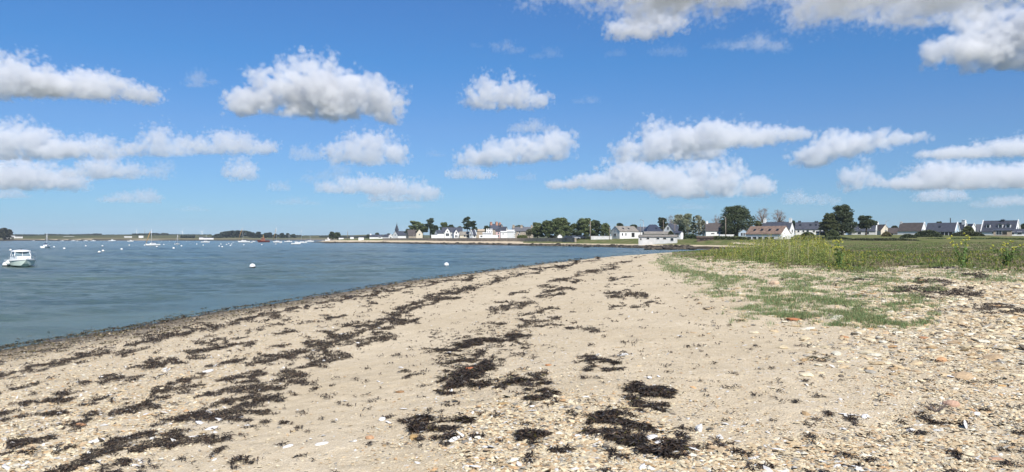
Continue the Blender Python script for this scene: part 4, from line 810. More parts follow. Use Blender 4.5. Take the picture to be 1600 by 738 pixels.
# village on the point
house('house', 'low white house with a chimney, leftmost of the village', 577, 597, 372.6, 370.2, 367, 480, 0, .5, 'white', 'slate', [('F', .7, 1, 1.6, 1, 'open')], [(-.95, .6, 1.2, 'white')])
house('house', 'dark slate house with a white gable left of the chapel', 597.5, 613, 373.4, 370, 366.6, 478, -40, .8, 'white', 'slate', [('R', 0, 1, 1.3, .8)], raked='R')
ch = house('chapel', 'white gabled chapel with a long slate roof and a thin dark spire', 613, 642, 370.5, 368, 361.6, 490, 42, .45, 'white', 'slate', [('L', 0, 1.4, .7, .9)], cat='chapel')
m = MB(); m.box(-.9, .9, -.9, .9, 0, 1.6).add([(-1.1,-1.1,1.6),(1.1,-1.1,1.6),(1.1,1.1,1.6),(-1.1,1.1,1.6),(0,0,6.6)], [(0,1,4),(1,2,4),(2,3,4),(3,0,4),(3,2,1,0)]).tube([(0,0,6.2),(0,0,7.6)], .06, 5)
sp_ = m.build('spire', M['slate'], ch); sp_.location = (-5.0, 0, 3.3)
house('house', 'brown-roofed stone house in front of the flat-topped pines', 634, 656, 371, 368, 359.5, 440, 20, .6, 'stone', 'darkbrown', [('F', 0, 1, 1.2, .8)])
house('house', 'small cream gable half hidden by the pines', 650, 660, 370, 365, 358.5, 432, -90, 1, 'cream', 'slate', [('R', 0, 1.4, .8, .8)])
house('garden_wall', 'white wall stepping down left of the double-gabled house', 674, 690, 371.4, 367.8, 367.7, 388, 0, .02, 'white', 'white', cat='wall', over=.05)
house('house', 'slate house with a curved white gable behind the stepped white wall', 679, 693, 370.5, 364.5, 360.2, 402, 30, .8, 'white', 'slate', [('L', 0, 1.5, 1.2, 1)])
house('house', 'wide slate roof behind the two white gables', 690, 722, 370.5, 362.5, 355.8, 432, 0, .5, 'greyw', 'slate', [('F', 0, 1.2, 1, 1)])
house('house', 'white gable with one big dark window, left of the pair', 695.5, 702.5, 370.5, 361.5, 357, 396, -90, .7, 'white', 'slate', [('R', 0, 1.3, 1.7, 1.5), ('R', 0, 3, .5, .6)], over=.1)
house('house', 'taller white gable with small dark windows, right of the pair', 706.5, 716, 371.6, 364.5, 359.2, 390, -75, .7, 'white', 'slate', [('R', .1, 2.7, .6, 1.1), ('R', .5, .8, .6, 1.2), ('R', -.4, .8, .5, 1.2)], over=.1)
house('outbuilding', 'low white outbuilding with a dark arched opening beside the double-gabled house', 715, 722, 371.5, 368.5, 367.2, 388, 0, .8, 'white', 'white', [('F', 0, .6, 1.3, .8, 'open')], cat='outbuilding', over=.05)
house('house', 'long low grey-roofed house with a dark doorway under the tall split pine', 718, 734, 371.5, 366.8, 362.4, 392, 0, .5, 'cream', 'greyroof', [('F', .75, .9, 1.4, 1.5, 'door'), ('F', 0, .9, 1, .8)])
house('house', 'dark-windowed house with a raked white gable just right of the tall split pine', 733.5, 744, 371.8, 366.5, 359.6, 385, 48, .8, 'white', 'slate', [('F', 0, 1.1, 1.2, 1.2), ('L', .1, 1.5, .7, .9)], raked=True)
house('house', 'plain tan wall of a house between the pine and the white courtyard', 744.5, 757, 370.5, 361, 358.6, 398, 0, .5, 'tan', 'tan')
house('garden_wall', 'white courtyard wall with a small dark opening', 748.5, 778, 371.9, 368.0, 367.9, 372, 0, .03, 'white', 'white', [('F', -.85, .75, .9, .6, 'open')], cat='wall', over=.05)
house('house', 'rounded grey white front below the battlemented white tower', 754, 768, 371.5, 364.8, 363.8, 376, 0, .5, 'greyw', 'greyw')
tw = house('tower_house', 'small white tower with battlements and three dark windows', 759.5, 769.5, 371, 359.8, 359.7, 382, 0, .8, 'white', 'greyw', [('F', u, 2.6, .42, .9) for u in (-.75, 0, .75)], cat='house', over=.02)
for k in range(4): MB().box(-1.6+k*.9, -1.15+k*.9, -1.34, -1.0, 3.8, 4.55).build('battlement', M['white'], tw)
house('house', 'steep dark slate roof with brick chimneys above the white tower', 764, 779, 368, 357.5, 350.3, 402, 22, .6, 'stone', 'navy', [('F', .3, 2.5, .7, .8)], [(-.95, .9, 1.1, 'brick'), (.98, 1.1, 1.2, 'brick')])
house('house', 'stone gabled house with a tall brick chimney behind the pink house', 776, 788, 368, 358.5, 351.2, 405, -60, .9, 'stone', 'slate', [('R', -.2, 2.4, .7, .8), ('R', .4, 1.2, .7, .8)], [(-.9, 1.0, 1.2, 'brick')])
house('house', 'narrow pink rendered house in the middle of the village', 775, 782.5, 371, 361.5, 359.4, 388, 0, .9, 'pink', 'slate', [('F', 0, 2.2, .6, .8), ('F', 0, .7, .7, .9)])
house('house', 'slate-roofed house with a stone gable right of the pink house', 778, 794, 370, 361.5, 354.8, 398, -30, .6, 'greyw', 'slate', [('F', 0, 1.4, .8, .9)])
house('house', 'white house with sloping parapet right of the pink house', 781.5, 795, 371.5, 363, 361.6, 378, 8, .5, 'white', 'greyw', [('F', -.5, 1.9, .5, .5)])
house('house', 'blank white block with three small slit windows at the right end of the village', 792.5, 805, 372.3, 361.8, 359.6, 362, -22, .6, 'white', 'greyw', [('R', 0, 1.0, .7, .25), ('R', 0, 1.9, .7, .25), ('R', 0, 2.7, .7, .25)])
house('house', 'long stone terrace house with a slate roof and two pale chimneys', 800, 820, 370, 360.8, 355, 372, 4, .4, 'stone', 'slate', [('F', u, 2.2, .6, .8) for u in (-.5, .2)]+[('F', 0, .9, .6, 1)], [(-.95, .9, 1.1, 'stone'), (.6, .9, 1.1, 'stone')])
house('house', 'second stone terrace house, right one of the pair beside the hedge', 817, 833, 369.5, 360.8, 355.2, 378, 4, .45, 'stone', 'slate', [('F', u, 2.2, .6, .8) for u in (-.5, .3)], [(.96, .9, 1.0, 'stone')])
house('house', 'pair of tiny white houses far behind the tip of the point', 547, 552.5, 373, 370, 368.6, 620, 0, .5, 'white', 'slate')
house('shed', 'small white shed on the tip of the point beside the pole', 560, 568, 373.6, 371.4, 370.6, 500, 0, .6, 'white', 'slate', cat='shed', over=.05)
house('shed', 'small white building at the foot of the two dark trees on the point', 529, 536.5, 374, 372, 371.2, 560, 0, .6, 'white', 'slate', cat='shed', over=.05)
house('shed', 'little grey hut left of the two dark trees on the point', 511.5, 515.5, 373.4, 371.4, 370.8, 640, 0, .6, 'greyw', 'slate', cat='shed', over=.05)
# far shore buildings on the left
house('house', 'long white building on the left shore beside the dark tree', 9, 21, 372.8, 369.6, 368.8, 990, 0, .5, 'white', 'greyw')
house('house', 'grey brown barn behind the long white building on the left shore', 20, 33, 372.6, 370, 369.4, 1005, 0, .5, 'greyw', 'greyroof')
house('house', 'flat white strip of a building in fields above the left anchorage', 99.5, 114, 371.6, 370.2, 369.8, 1320, 0, .3, 'white', 'greyw')
house('house', 'pale low building on the far shore above a white sloop', 194, 205, 371.4, 370, 369.6, 1300, 0, .4, 'white', 'greyw')
house('house', 'small white farmhouse on the far shore below the thin mast', 216.5, 223, 372.2, 369.8, 368.8, 1240, 0, .6, 'white', 'greyw')
house('house', 'taller white house of the oyster yard on the far shore', 311, 317, 374, 371.2, 370, 1060, 0, .6, 'white', 'slate')
house('shed', 'row of low white oyster yard sheds on the far shore', 317, 332.5, 374, 372, 371.4, 1065, 0, .3, 'white', 'slate', cat='shed')
# ---------------------------------------------------------------- sea wall, posts, lamps, turbines
pts = [(562,379.8),(600,380.2),(640,380.9),(700,382.1),(760,382.9),(820,384.0),(838,384.4)]
wp = [np.array(W(*p)) for p in pts]; m = MB(); ring = []
for i, p in enumerate(wp):
    a_ = wp[max(0, i-1)]; b_ = wp[min(len(wp)-1, i+1)]; t = (b_-a_)/np.linalg.norm(b_-a_); nn_ = np.array([-t[1], t[0]]); nn_ = nn_ if nn_[1] > 0 else -nn_
    q = p+nn_*16.5; q2 = q+nn_*.8; h = 3.05; V = [(q[0], q[1], .6), (q[0], q[1], h), (q2[0], q2[1], h), (q2[0], q2[1], .6)]; ring += V
Fq = []
for i in range(len(wp)-1):
    for k in range(4): Fq.append((i*4+k, i*4+(k+1) % 4, (i+1)*4+(k+1) % 4, (i+1)*4+k))
Fq += [(3,2,1,0), tuple(len(ring)-4+k for k in range(4))]
m.add(ring, Fq).build('sea_wall', M['wall'], label='long grey brown stone sea wall below the village', cat='wall')
def pole(name, px, top, base, Y, r, lab, cat, arm=0, wood=False, cross=False):
    h = (base-top)/F*Y; e0 = empty(name, (PX(px, Y), Y, zat(base, Y)), 0, lab, cat)
    MB().tube([(0,0,-1.5),(0,0,h)], [r, r*.7], 8).build('pole', M['wood' if wood else 'metal'], e0, True)
    if arm: MB().tube([(0,0,h-.3),(arm*.5,0,h+.25),(arm,0,h+.3)], r*.6, 6).build('arm', M['metal'], e0, True); MB().box(min(arm, arm*1.35), max(arm, arm*1.35), -.15, .15, h+.2, h+.36).build('lamp_head', M['metal'], e0)
    if cross: MB().box(-.9, .9, -.06, .06, h-.5, h-.38).build('crossarm', M['wood'], e0)
    return e0
pole('street_lamp', 1005.5, 345, 370, 296, .13, 'tall curved street lamp between the white cottage and the navy roof', 'street lamp', -1.1)
pole('utility_pole', 1000.5, 350.5, 370, 305, .11, 'thin dark pole just left of the street lamp', 'pole', wood=True)
pole('utility_pole', 1036.5, 344, 366, 300, .13, 'pole between the navy roof and the white gable', 'pole', wood=True)
pole('utility_pole', 1054.3, 349, 372, 290, .13, 'pole with a crossarm in front of the white gable', 'pole', cross=True, wood=True)
pole('street_lamp', 1133.8, 340, 370.5, 240, .17, 'wooden post with a lamp arm in front of the grey blue house', 'street lamp', -.9, wood=True)
pole('utility_pole', 922.2, 345.5, 373, 296, .24, 'thick pale green post in front of the right cypresses', 'pole', wood=True)
pole('utility_pole', 952.5, 355, 371, 280, .12, 'short pale post left of the white cottage', 'pole', wood=True)
pole('utility_pole', 1145.5, 351, 366, 292, .08, 'thin aerial mast above the grey blue house', 'pole')
pole('street_lamp', 1384.3, 346, 366, 290, .1, 'lamp post beside the cream gabled house', 'street lamp', .9)
pole('utility_pole', 543.3, 361, 374, 520, .2, 'dark pole standing on the point left of the chapel', 'pole', wood=True)
pole('utility_pole', 226.3, 357.8, 367, 2300, .7, 'grey mast on the far hills', 'mast')
for i, (px_, top, lab) in enumerate([(213.6,357.5,'wind turbine furthest left on the far hills'),(284.8,358.8,'wind turbine above the two small sloops'),(315.6,359,'wind turbine above the oyster yard'),(345.6,360,'wind turbine beside the wooded hill')]):
    Y = 7000; zt = zat(top+3.2, Y); X = PX(px_, Y); e0 = empty('wind_turbine', (X, Y, 0), math.atan2(-X, Y), lab, 'wind turbine', 'wind turbines on the horizon')
    MB().tube([(0,0,0),(0,0,zt)], [3.2, 2.], 8).build('tower', M['white'], e0, True); MB().box(-2, 2, -5, 4, zt-1.5, zt+2.5).build('nacelle', M['white'], e0)
    for k in range(3):
        a = .4*i+k*2.094; MB().add([(-1.6*math.cos(a),-6,zt+1.6*math.sin(a)),(1.6*math.cos(a),-6,zt-1.6*math.sin(a)),(30*math.sin(a)+.4*math.cos(a),-6,zt+30*math.cos(a)),(-1.6*math.cos(a),-5,zt+1.6*math.sin(a)),(1.6*math.cos(a),-5,zt-1.6*math.sin(a)),(30*math.sin(a),-5.4,zt+30*math.cos(a))],
            [(0,1,2),(3,5,4),(0,3,4,1),(1,4,5,2),(2,5,3,0)]).build('blade', M['white'], e0)
# ---------------------------------------------------------------- trees
def tree(px, top, base, hw, Y, kind, lab, col=(.035,.055,.022), seed=0, group=None, name='tree'):
    Y = inland(px, Y+8) if 565 < px < 800 else Y; r = np.random.RandomState(seed+int(px*7)); H = (base-top)/F*Y; Rw = hw/F*Y; X = PX(px, Y)
    root = empty(name, (X, Y+Rw*.5, zat(base, Y)), 0, lab, 'tree', group)
    px1 = Y/F*1.56; ls = max(.16, px1*.62)
    cl = []
    if kind in ('cypress', 'round', 'pale'):
        low = {'cypress': .08, 'round': .04, 'pale': .10}[kind]; nc = int(150 if hw > 18 else 100 if hw > 11 else 70)
        for i in range(nc):
            u = r.uniform(0, 1)**.75; a = r.uniform(0, 6.283); prof = math.sin(math.pi*(.22+.72*u**.9))**.6; lean = r.uniform(.25, 1.0)
            cl.append((Rw*prof*lean*math.cos(a)*.9, Rw*prof*lean*math.sin(a)*.8, H*(low+(.93-low)*u), Rw*r.uniform(.18, .32), .55 if kind == 'cypress' else .8))
        for i in range(8): cl.append((Rw*r.uniform(-.45, .45), 0, H*r.uniform(.80, .96), Rw*r.uniform(.12, .2), .8))
    elif kind == 'pine':
        for i in range(34):
            u = r.uniform(0, 1); a = r.uniform(0, 6.283); rr_ = Rw*(.2+.6*r.uniform(0, 1))*(1.05-.45*abs(u-.45)*2)
            cl.append((rr_*math.cos(a), rr_*math.sin(a)*.8, H*(.42+.52*u), Rw*r.uniform(.22, .36), .38))
        for i in range(6): cl.append((Rw*r.uniform(-.5, .5), 0, H*r.uniform(.86, .97), Rw*r.uniform(.2, .32), .45))
    elif kind == 'spruce':
        for i in range(50):
            u = r.uniform(0, 1); a = r.uniform(0, 6.283); rr_ = Rw*(1-u)*r.uniform(.4, 1); cl.append((rr_*math.cos(a), rr_*math.sin(a), H*(.08+.88*u), Rw*.22*(1.2-u*.7), .5))
    elif kind == 'bare':
        for i in range(60):
            u = r.uniform(0, 1)**.8; a = r.uniform(0, 6.283); rr_ = Rw*math.sin(math.pi*(.25+.68*u))**.6*r.uniform(.3, 1); cl.append((rr_*math.cos(a), rr_*math.sin(a)*.8, H*(.33+.62*u), Rw*.2, 1))
    dens = {'bare': 9, 'pale': 36, 'pine': 95, 'cypress': 70, 'round': 46, 'spruce': 34}[kind]
    Vs, Cs = [], []
    for (cx, cy, cz, cr_, fl) in cl:
        n = int(dens*max(.35, min(1.8, (cr_/px1/1.3)**1.2))); u = r.normal(0, 1, (n, 3)); u /= np.linalg.norm(u, axis=1)[:, None]; p = u*(cr_*r.uniform(.35, 1.05, (n, 1))**.6)*[1, 1, fl]+[cx, cy, cz]
        a = r.normal(0, 1, (n, 3)); a[:, 2] *= .5; a /= np.linalg.norm(a, axis=1)[:, None]; b = np.cross(a, r.normal(0, 1, (n, 3))); b /= np.linalg.norm(b, axis=1)[:, None]
        s = ls*r.uniform(.5, 1.25, (n, 1))*(.45 if kind == 'bare' else .8 if kind == 'pale' else 1)
        Vs.append(np.stack([p-a*s, p+b*s*.7, p+a*s, p-b*s*.7], 1).reshape(-1, 3))
        cc = np.array([col])*r.uniform(.75, 1.3)*r.uniform(.7, 1.35, (n, 1)); Cs.append(np.repeat(cc, 4, 0))
    V = np.concatenate(Vs); put('crown', npmesh('crown', V, np.arange(len(V)).reshape(-1, 4), False, col=np.concatenate(Cs)), M['leaf'], root)
    tb = MB(); tr = max(.12, Rw*.07); lx = r.uniform(-.12, .12)*Rw; th_ = {'bare': .4, 'pine': .5}.get(kind, .35)
    tb.tube([(0,0,-1),(lx*.5,0,H*th_*.5),(lx,0,H*th_)], [tr*1.3, tr, tr*.8], 7)
    order = r.permutation(len(cl))[:(34 if kind == 'bare' else 9)]
    for k in order:
        c = cl[k]; tb.tube([(lx, 0, H*th_*.95), ((lx+c[0])/2+r.uniform(-.1, .1)*Rw, c[1]/2, (H*th_+c[2])/2+.03*H), c[:3]], [tr*.5, tr*.32, tr*.14], 5)
        if kind == 'bare':
            for q in range(5): tb.tube([c[:3], (c[0]+r.uniform(-.3, .3)*Rw, c[1]+r.uniform(-.2, .2)*Rw, c[2]+r.uniform(0, .14)*H)], [tr*.14, tr*.06], 4)
    tb.build('trunk', M['barkp' if kind in ('bare', 'pale') else 'bark'], root, True)
    return root
DG = (.050,.068,.034); OG = (.105,.13,.052); CY = 'cypresses in the row right of the village'
for i, a in enumerate([
 (840,347.5,372.5,12,332,'cypress','leftmost cypress of the row, beside the stone terrace',OG,CY),(857,344.5,373,14,328,'cypress','second cypress from the left of the row, lower than its right neighbour',OG,CY),(876,340.5,373,19,325,'cypress','broadest and highest cypress of the left half of the row',OG,CY),
 (897,349,373,10,330,'cypress','low cypress filling the dip in the middle of the row',OG,CY),(914,340,373,17,322,'cypress','tall broad cypress left of the thick pale post',OG,CY),(930,343.5,372,12,326,'cypress','narrow cypress right of the thick pale post',DG,CY),(946,348.8,371.5,10,330,'round','small round tree ending the row beside the white cottage',OG,CY),
 (827,358,370,6,290,'pale','thin greyish tree between terrace and cypress row',(.12,.12,.07),None),
 (637,358,371,7,455,'pine','low spreading pine at the left of the chapel wood',DG,None),(648,345.2,371,12,450,'pine','broad pine right of the chapel with a stepped crown',OG,None),(660,350,371,10,448,'pine','middle pine of the group right of the chapel',OG,None),(672,341,370,8,452,'pine','tall umbrella pine with a see-through crown behind the others',DG,None),
 (679,352,369,8,446,'round','dark round tree behind the stepped white wall',DG,None),(693,347.5,367,8,430,'pine','flat pine above the double-gabled house',OG,None),(704,351.5,366,7,432,'round','round tree top behind the double-gabled house',DG,None),(718,354,364,5,434,'round','small tree top left of the tall split pine',DG,None),
 (729.5,338.3,371,8.5,388,'pine','taller left half of the split pine in the village',DG,None),(739,345.5,371,8.5,386,'pine','lower right half of the split pine in the village',DG,None),(760,353,366,6,420,'round','tree top behind the tan wall',DG,None),(812,353.5,362,10,430,'round','dark hedge-like tree behind the stone terrace',DG,None),
 (969,348.5,366,8,350,'round','tree behind the roof of the white cottage',DG,None),(991,351.8,364,9,352,'round','tree behind the pole and the white cottage',DG,None),(1036,340,368,11,335,'cypress','dark bushy tree behind the navy roof',(.05,.06,.03),None),
 (1049,336.5,368,9,345,'bare','brown bare tree left of the pale green trees',(.16,.13,.09),None),(1062,334,371,12,330,'pale','left one of the three pale silvery green trees',(.25,.26,.17),None),(1075,332.5,371,12,326,'pale','middle one of the three pale silvery green trees',(.24,.26,.16),None),(1092,335,371,10,334,'pale','right one of the three pale silvery green trees',(.23,.235,.15),None),
 (1085,337,372,8,300,'spruce','dark pointed spruce in front of the pale silvery trees',(.035,.05,.028),None),(1066,353,372,8,296,'round','dark bush under the pale silvery trees',(.03,.045,.022),None),(1100,343,370,8,325,'pale','low pale tree left of the brown-roofed house',(.24,.24,.16),None),
 (1121,336,366,9,330,'bare','bare grey tree left of the dome-shaped cypress',(.17,.15,.12),None),(1155,321,371,31,284,'cypress','huge dome-shaped dark cypress',(.062,.080,.038),None),(1187,345,370,8,300,'round','olive tree between the cypress and the long house',(.09,.09,.035),None),
 (1194,325.5,362,12.5,310,'bare','left one of the two bare reddish trees behind the long house',(.20,.15,.12),None),(1219,327.5,362,13.5,312,'bare','right one of the two bare reddish trees behind the long house',(.18,.125,.10),None),(1240,344.5,366,9,305,'round','dark green round tree right of the bare reddish trees',(.03,.055,.022),None),
 (1320,320.3,370,24,282,'cypress','tallest dark pine-like tree of the right-hand village',(.058,.074,.036),None),(1299,333,371,15,280,'cypress','lower left companion of the tallest dark tree',(.080,.092,.036),None),(1357,337.5,369,18,286,'pine','spreading dark pine right of the tallest tree',(.058,.074,.036),None),
 (1469,346.5,356,5,310,'pine','small flat pine top behind the conservatory house',DG,None),(1399,353,362,6,330,'round','low dark tree behind the annexe',DG,None),(1602,350,366,7,300,'round','dark tree at the very right edge',DG,None),(1461,352.5,358,4,300,'round','small dark tree top at the left end of the slate roof',DG,None),
 (518.3,362.6,374,5.2,590,'round','left one of two dark trees standing on the point',DG,None),(526.5,363.4,374,5.6,585,'round','right one of two dark trees standing on the point',DG,None),(589,364.2,370,3.6,560,'round','dark tree behind the leftmost village house',DG,None),(575,367,372,3.5,600,'round','low tree left of the leftmost village house',DG,None),(607,365.5,370,4,560,'round','tree behind the house left of the chapel',DG,None),
 (3,356,373.5,9,935,'round','dark tree at the left edge of the photo',(.045,.045,.028),None),(12,358.5,373.5,6,940,'round','second dark tree at the left edge, right one of the two',(.045,.045,.028),None)]):
    tree(a[0], a[1], a[2], a[3], a[4], a[5], a[6], a[7], i, a[8])
for i, (px_, tp, hw) in enumerate([(403,362.8,6),(415,364.5,5),(421,363.8,4),(430,366,4),(440,364.8,5),(449,365,4),(458,366.4,4)]):
    tree(px_, tp, 372, hw, 1230, 'round', 'dark tree of the wood edge behind the moored sailing boats', (.03,.042,.026), 60+i, 'trees of the far wood edge')
# woods on the far hills
def woods(label, L, col, seed, n0=1.0):
    r = np.random.RandomState(seed); Vs, Cs = [], []
    for (p0, p1, top0, top1, Y, hh) in L:
        n = int(abs(p1-p0)*9*n0)
        for i in range(n):
            px_ = r.uniform(p0, p1); t = (px_-p0)/(p1-p0); tp = top0+(top1-top0)*t; yy = Y*r.uniform(.97, 1.03); X = PX(px_, yy); zt = zat(tp, yy)-r.uniform(0, 1)**1.5*hh*1.0; R_ = Y/F*r.uniform(.6, 1.5)
            m_ = 26; u = r.normal(0, 1, (m_, 3)); u /= np.linalg.norm(u, axis=1)[:, None]; p = u*R_*[1, 1, .75]+[X, yy, zt-R_*.5]; a = r.normal(0, 1, (m_, 3)); a /= np.linalg.norm(a, axis=1)[:, None]; b = np.cross(a, u); s = Y/F*.8
            Vs.append(np.stack([p-a*s, p+b*s, p+a*s, p-b*s], 1).reshape(-1, 3)); Cs.append(np.repeat(np.array([col])*r.uniform(.6, 1.4)*r.uniform(.8, 1.2, (m_, 1)), 4, 0))
    V = np.concatenate(Vs); put('woods', npmesh('woods', V, np.arange(len(V)).reshape(-1, 4), False, col=np.concatenate(Cs)), M['leaf'], kind='stuff', label=label)
woods('rounded dark wood on the low hill behind the sailing boats', [(332,345,369,365.8,1250,6),(345,362,363,361,1260,9),(362,385,360.6,360.8,1260,10),(385,398,361,364,1260,8),(336,346,366.5,365.5,1210,5),(283,304,368.5,368.5,1200,3)], (.030,.040,.028), 1)
woods('distant woods along the tops of the hills', [(18,95,366.6,367.2,1900,6),(70,100,366,366.5,1850,6),(95,150,367,366,1900,6),(145,158,365.4,365.6,1850,6),(158,206,367.2,367,1900,6),(206,245,365.6,364.6,1700,7),(245,252,364.8,366,1700,6),(252,262,364.6,365,1700,6),(262,330,366.5,367,1900,6),(398,470,366.5,368,1500,4),
    (470,520,368.6,368.4,1900,4),(500,560,369,369.6,1400,4),(530,600,369.4,369.2,1300,4)], (.040,.050,.040), 2, .8)
# hedges and bushes in front of the right-hand houses
def hedge(p0, p1, top, base, Y, lab, col=(.035,.05,.022), seed=0, cat='hedge', name='hedge', dep=2.):
    r = np.random.RandomState(seed+int(p0)); Wd = (p1-p0)/F*Y; H = (base-top)/F*Y; n = int((p1-p0)*(base-top)*9)+80; x = r.uniform(-.5, .5, n)*Wd; cap = H*(.72+.28*fbm(x*.5+p0, x*0, 3, 7))*(1-np.abs(x/Wd*2)**4*.5)
    if name == 'bush': cap = H*np.sqrt(np.clip(1-(x/Wd*2)**2, .05, 1))*(.85+.2*fbm(x+p0, x*0, 2, 9))
    z = cap*r.uniform(0, 1, n)**.6; y = r.uniform(-.5, .5, n)*dep; p = np.stack([x, y, z], 1); a = r.normal(0, 1, (n, 3)); a /= np.linalg.norm(a, axis=1)[:, None]; b = np.cross(a, r.normal(0, 1, (n, 3))); b /= np.linalg.norm(b, axis=1)[:, None]; s = max(.15, Y/F*.9)*r.uniform(.6, 1.3, (n, 1))
    V = np.stack([p-a*s, p+b*s*.7, p+a*s, p-b*s*.7], 1).reshape(-1, 3); c = np.repeat(np.array([col])*1.7*r.uniform(.6, 1.5, (n, 1)), 4, 0)
    o = put(name, npmesh(name, V, np.arange(len(V)).reshape(-1, 4), False, col=c), M['leaf'], label=lab, cat=cat); o.location = (PX((p0+p1)/2, Y), Y, zat(base, Y)); o.rotation_euler = (0, 0, -math.atan2(PX((p0+p1)/2, Y), Y)); return o
hedge(1322, 1432, 371.5, 380, 185, 'long dark bramble hedge in front of the cream house', (.05,.055,.03))
hedge(1425, 1620, 371.0, 379.5, 190, 'long green hedge beyond the sandy path at the right', (.05,.07,.028))
hedge(1240, 1330, 368.5, 378, 200, 'dark hedge in front of the wide two-storey house', (.04,.05,.025))
hedge(1430, 1470, 359.5, 371.5, 250, 'big rounded bush at the foot of the grey tiled cottage', (.045,.055,.028), cat='bush', name='bush')
hedge(1406, 1432, 365.5, 375, 235, 'low bush below the garage front of the grey tiled cottage', (.04,.05,.025), cat='bush', name='bush')
hedge(1488, 1535, 361, 370.5, 262, 'wide low bush right of the glass conservatory', (.045,.05,.025), cat='bush', name='bush')
hedge(1504, 1522, 352.5, 369, 270, 'tall round olive bush in front of the narrow white houses', (.07,.075,.028), cat='bush', name='bush')
hedge(1290, 1310, 358, 371, 250, 'round olive green bush below the tallest tree', (.05,.062,.025), cat='bush', name='bush')
hedge(1252, 1272, 362.5, 369.5, 262, 'small dark bush in front of the wide two-storey house', (.035,.045,.022), cat='bush', name='bush')
hedge(1378, 1392, 362, 370, 258, 'brownish bush before the cream gabled house', (.09,.075,.035), cat='bush', name='bush')
hedge(1095, 1170, 368.5, 375, 225, 'scrubby bushes behind the brown wooden hut', (.05,.06,.028), cat='bush', name='hedge')
hedge(808, 824, 366.5, 372.8, 340, 'trimmed olive hedge at the end of the village', (.08,.09,.03))
hedge(1068, 1092, 366, 373.5, 255, 'dark green bushes left of the brown wooden hut', (.03,.045,.02), cat='bush', name='bush')
hedge(1044, 1052, 361, 368, 250, 'dark bush standing behind the roof of the long shed', (.035,.04,.02), cat='bush', name='bush')
hedge(880, 925, 368.5, 373.8, 306, 'dark scrub along the foot of the cypress row', (.035,.045,.022), cat='bush', name='hedge')
# rocks of the far shore
def edge_rocks(n, seed):
    r = np.random.RandomState(seed); px_ = r.uniform(505, 1085, n); yw = np.interp(px_, [505,525,560,640,700,760,820,900,960,1000,1040,1085], [380.6,379.9,379.8,380.9,382.1,382.9,384.0,385.3,386.6,388.0,388.8,389.2]); x = PX(px_, 3220/(yw-HZ)); y = 3220/(yw-HZ)+r.uniform(-1.2, 5.0, n)
    x, y = x, y; z = ground(x, y); s = np.exp(r.normal(math.log(.42), .4, n)); V, Fc, cc = scatter(*ico(0), np.stack([x, y, np.maximum(z, -.1)+s*.1], 1), s, .6, np.array([(.05,.042,.032)])*r.uniform(.5, 2.2, (n, 1)), seed=seed); return npmesh('shore_rocks', V, Fc, False, col=cc)
put('shore_rocks', edge_rocks(2600, 8), M['rock'], kind='stuff', label='dark weedy rocks along the foot of the far beach')
r = random.Random(4)
IB = ico(2)
for i in range(26):
    px_ = 1012+i*2.85+r.uniform(-1, 1); Y = 3220/(390.4-HZ)+r.uniform(-2, 3); s = r.uniform(.35, .8); rr = np.random.RandomState(i); v = IB[0]*(1+.2*np.sin(IB[0][:, [0]]*4+i)+.14*np.sin(IB[0][:, [2]]*5+i)+rr.uniform(-.05, .05, (len(IB[0]), 1)))*np.array([s*1.3, s, s*.75])
    o = put('boulder', npmesh('boulder', v, IB[1], False, col=np.repeat([np.array((.075,.062,.045))*r.uniform(.5, 1.5)], len(v), 0)), M['rock'], label='dark boulder in the rocky spit running out below the white shed', cat='boulder', group='boulders of the rocky spit'); o.location = (PX(px_, Y), Y, s*.3-.05)
# ---------------------------------------------------------------- boats and buoys
def hull(L, B, Hh, bow=.35, n=14, tran=.8):
    V, Fq = [], []
    for i in range(n+1):
        t = i/n; x = -L/2+L*t; b = B/2*(tran+(1-tran)*min(1, t*3)) if t < .45 else B/2*(1-((t-.45)/.55)**2.2)
        b = max(b, .01); sh = Hh*(1+bow*max(0, t-.3)**1.5); kz = -.25*Hh if t < .8 else -.25*Hh+(sh+.25*Hh)*((t-.8)/.2)**2*.85
        V += [(x, -b, sh), (x, -b*.88, .25*Hh if t < .8 else max(.25*Hh, kz+.02)), (x, 0, kz), (x, b*.88, .25*Hh if t < .8 else max(.25*Hh, kz+.02)), (x, b, sh)]
    for i in range(n):
        for k in range(4): Fq.append((i*5+k, (i+1)*5+k, (i+1)*5+k+1, i*5+k+1))
        Fq.append((i*5, i*5+4, (i+1)*5+4, (i+1)*5))
    Fq.append((0, 1, 2, 3, 4)); Fq.append(tuple(n*5+k for k in (4, 3, 2, 1, 0))); return V, Fq
def cabin(m, x0, x1, w0, w1, z0, z1, ins=.15, rake=.3):
    return m.add([(x0,-w0,z0),(x1,-w1,z0),(x1,w1,z0),(x0,w0,z0),(x0+ins*.3,-w0+ins,z1),(x1-rake,-w1+ins,z1),(x1-rake,w1-ins,z1),(x0+ins*.3,w0-ins,z1)], [(0,3,2,1),(4,5,6,7),(0,1,5,4),(1,2,6,5),(2,3,7,6),(3,0,4,7)])
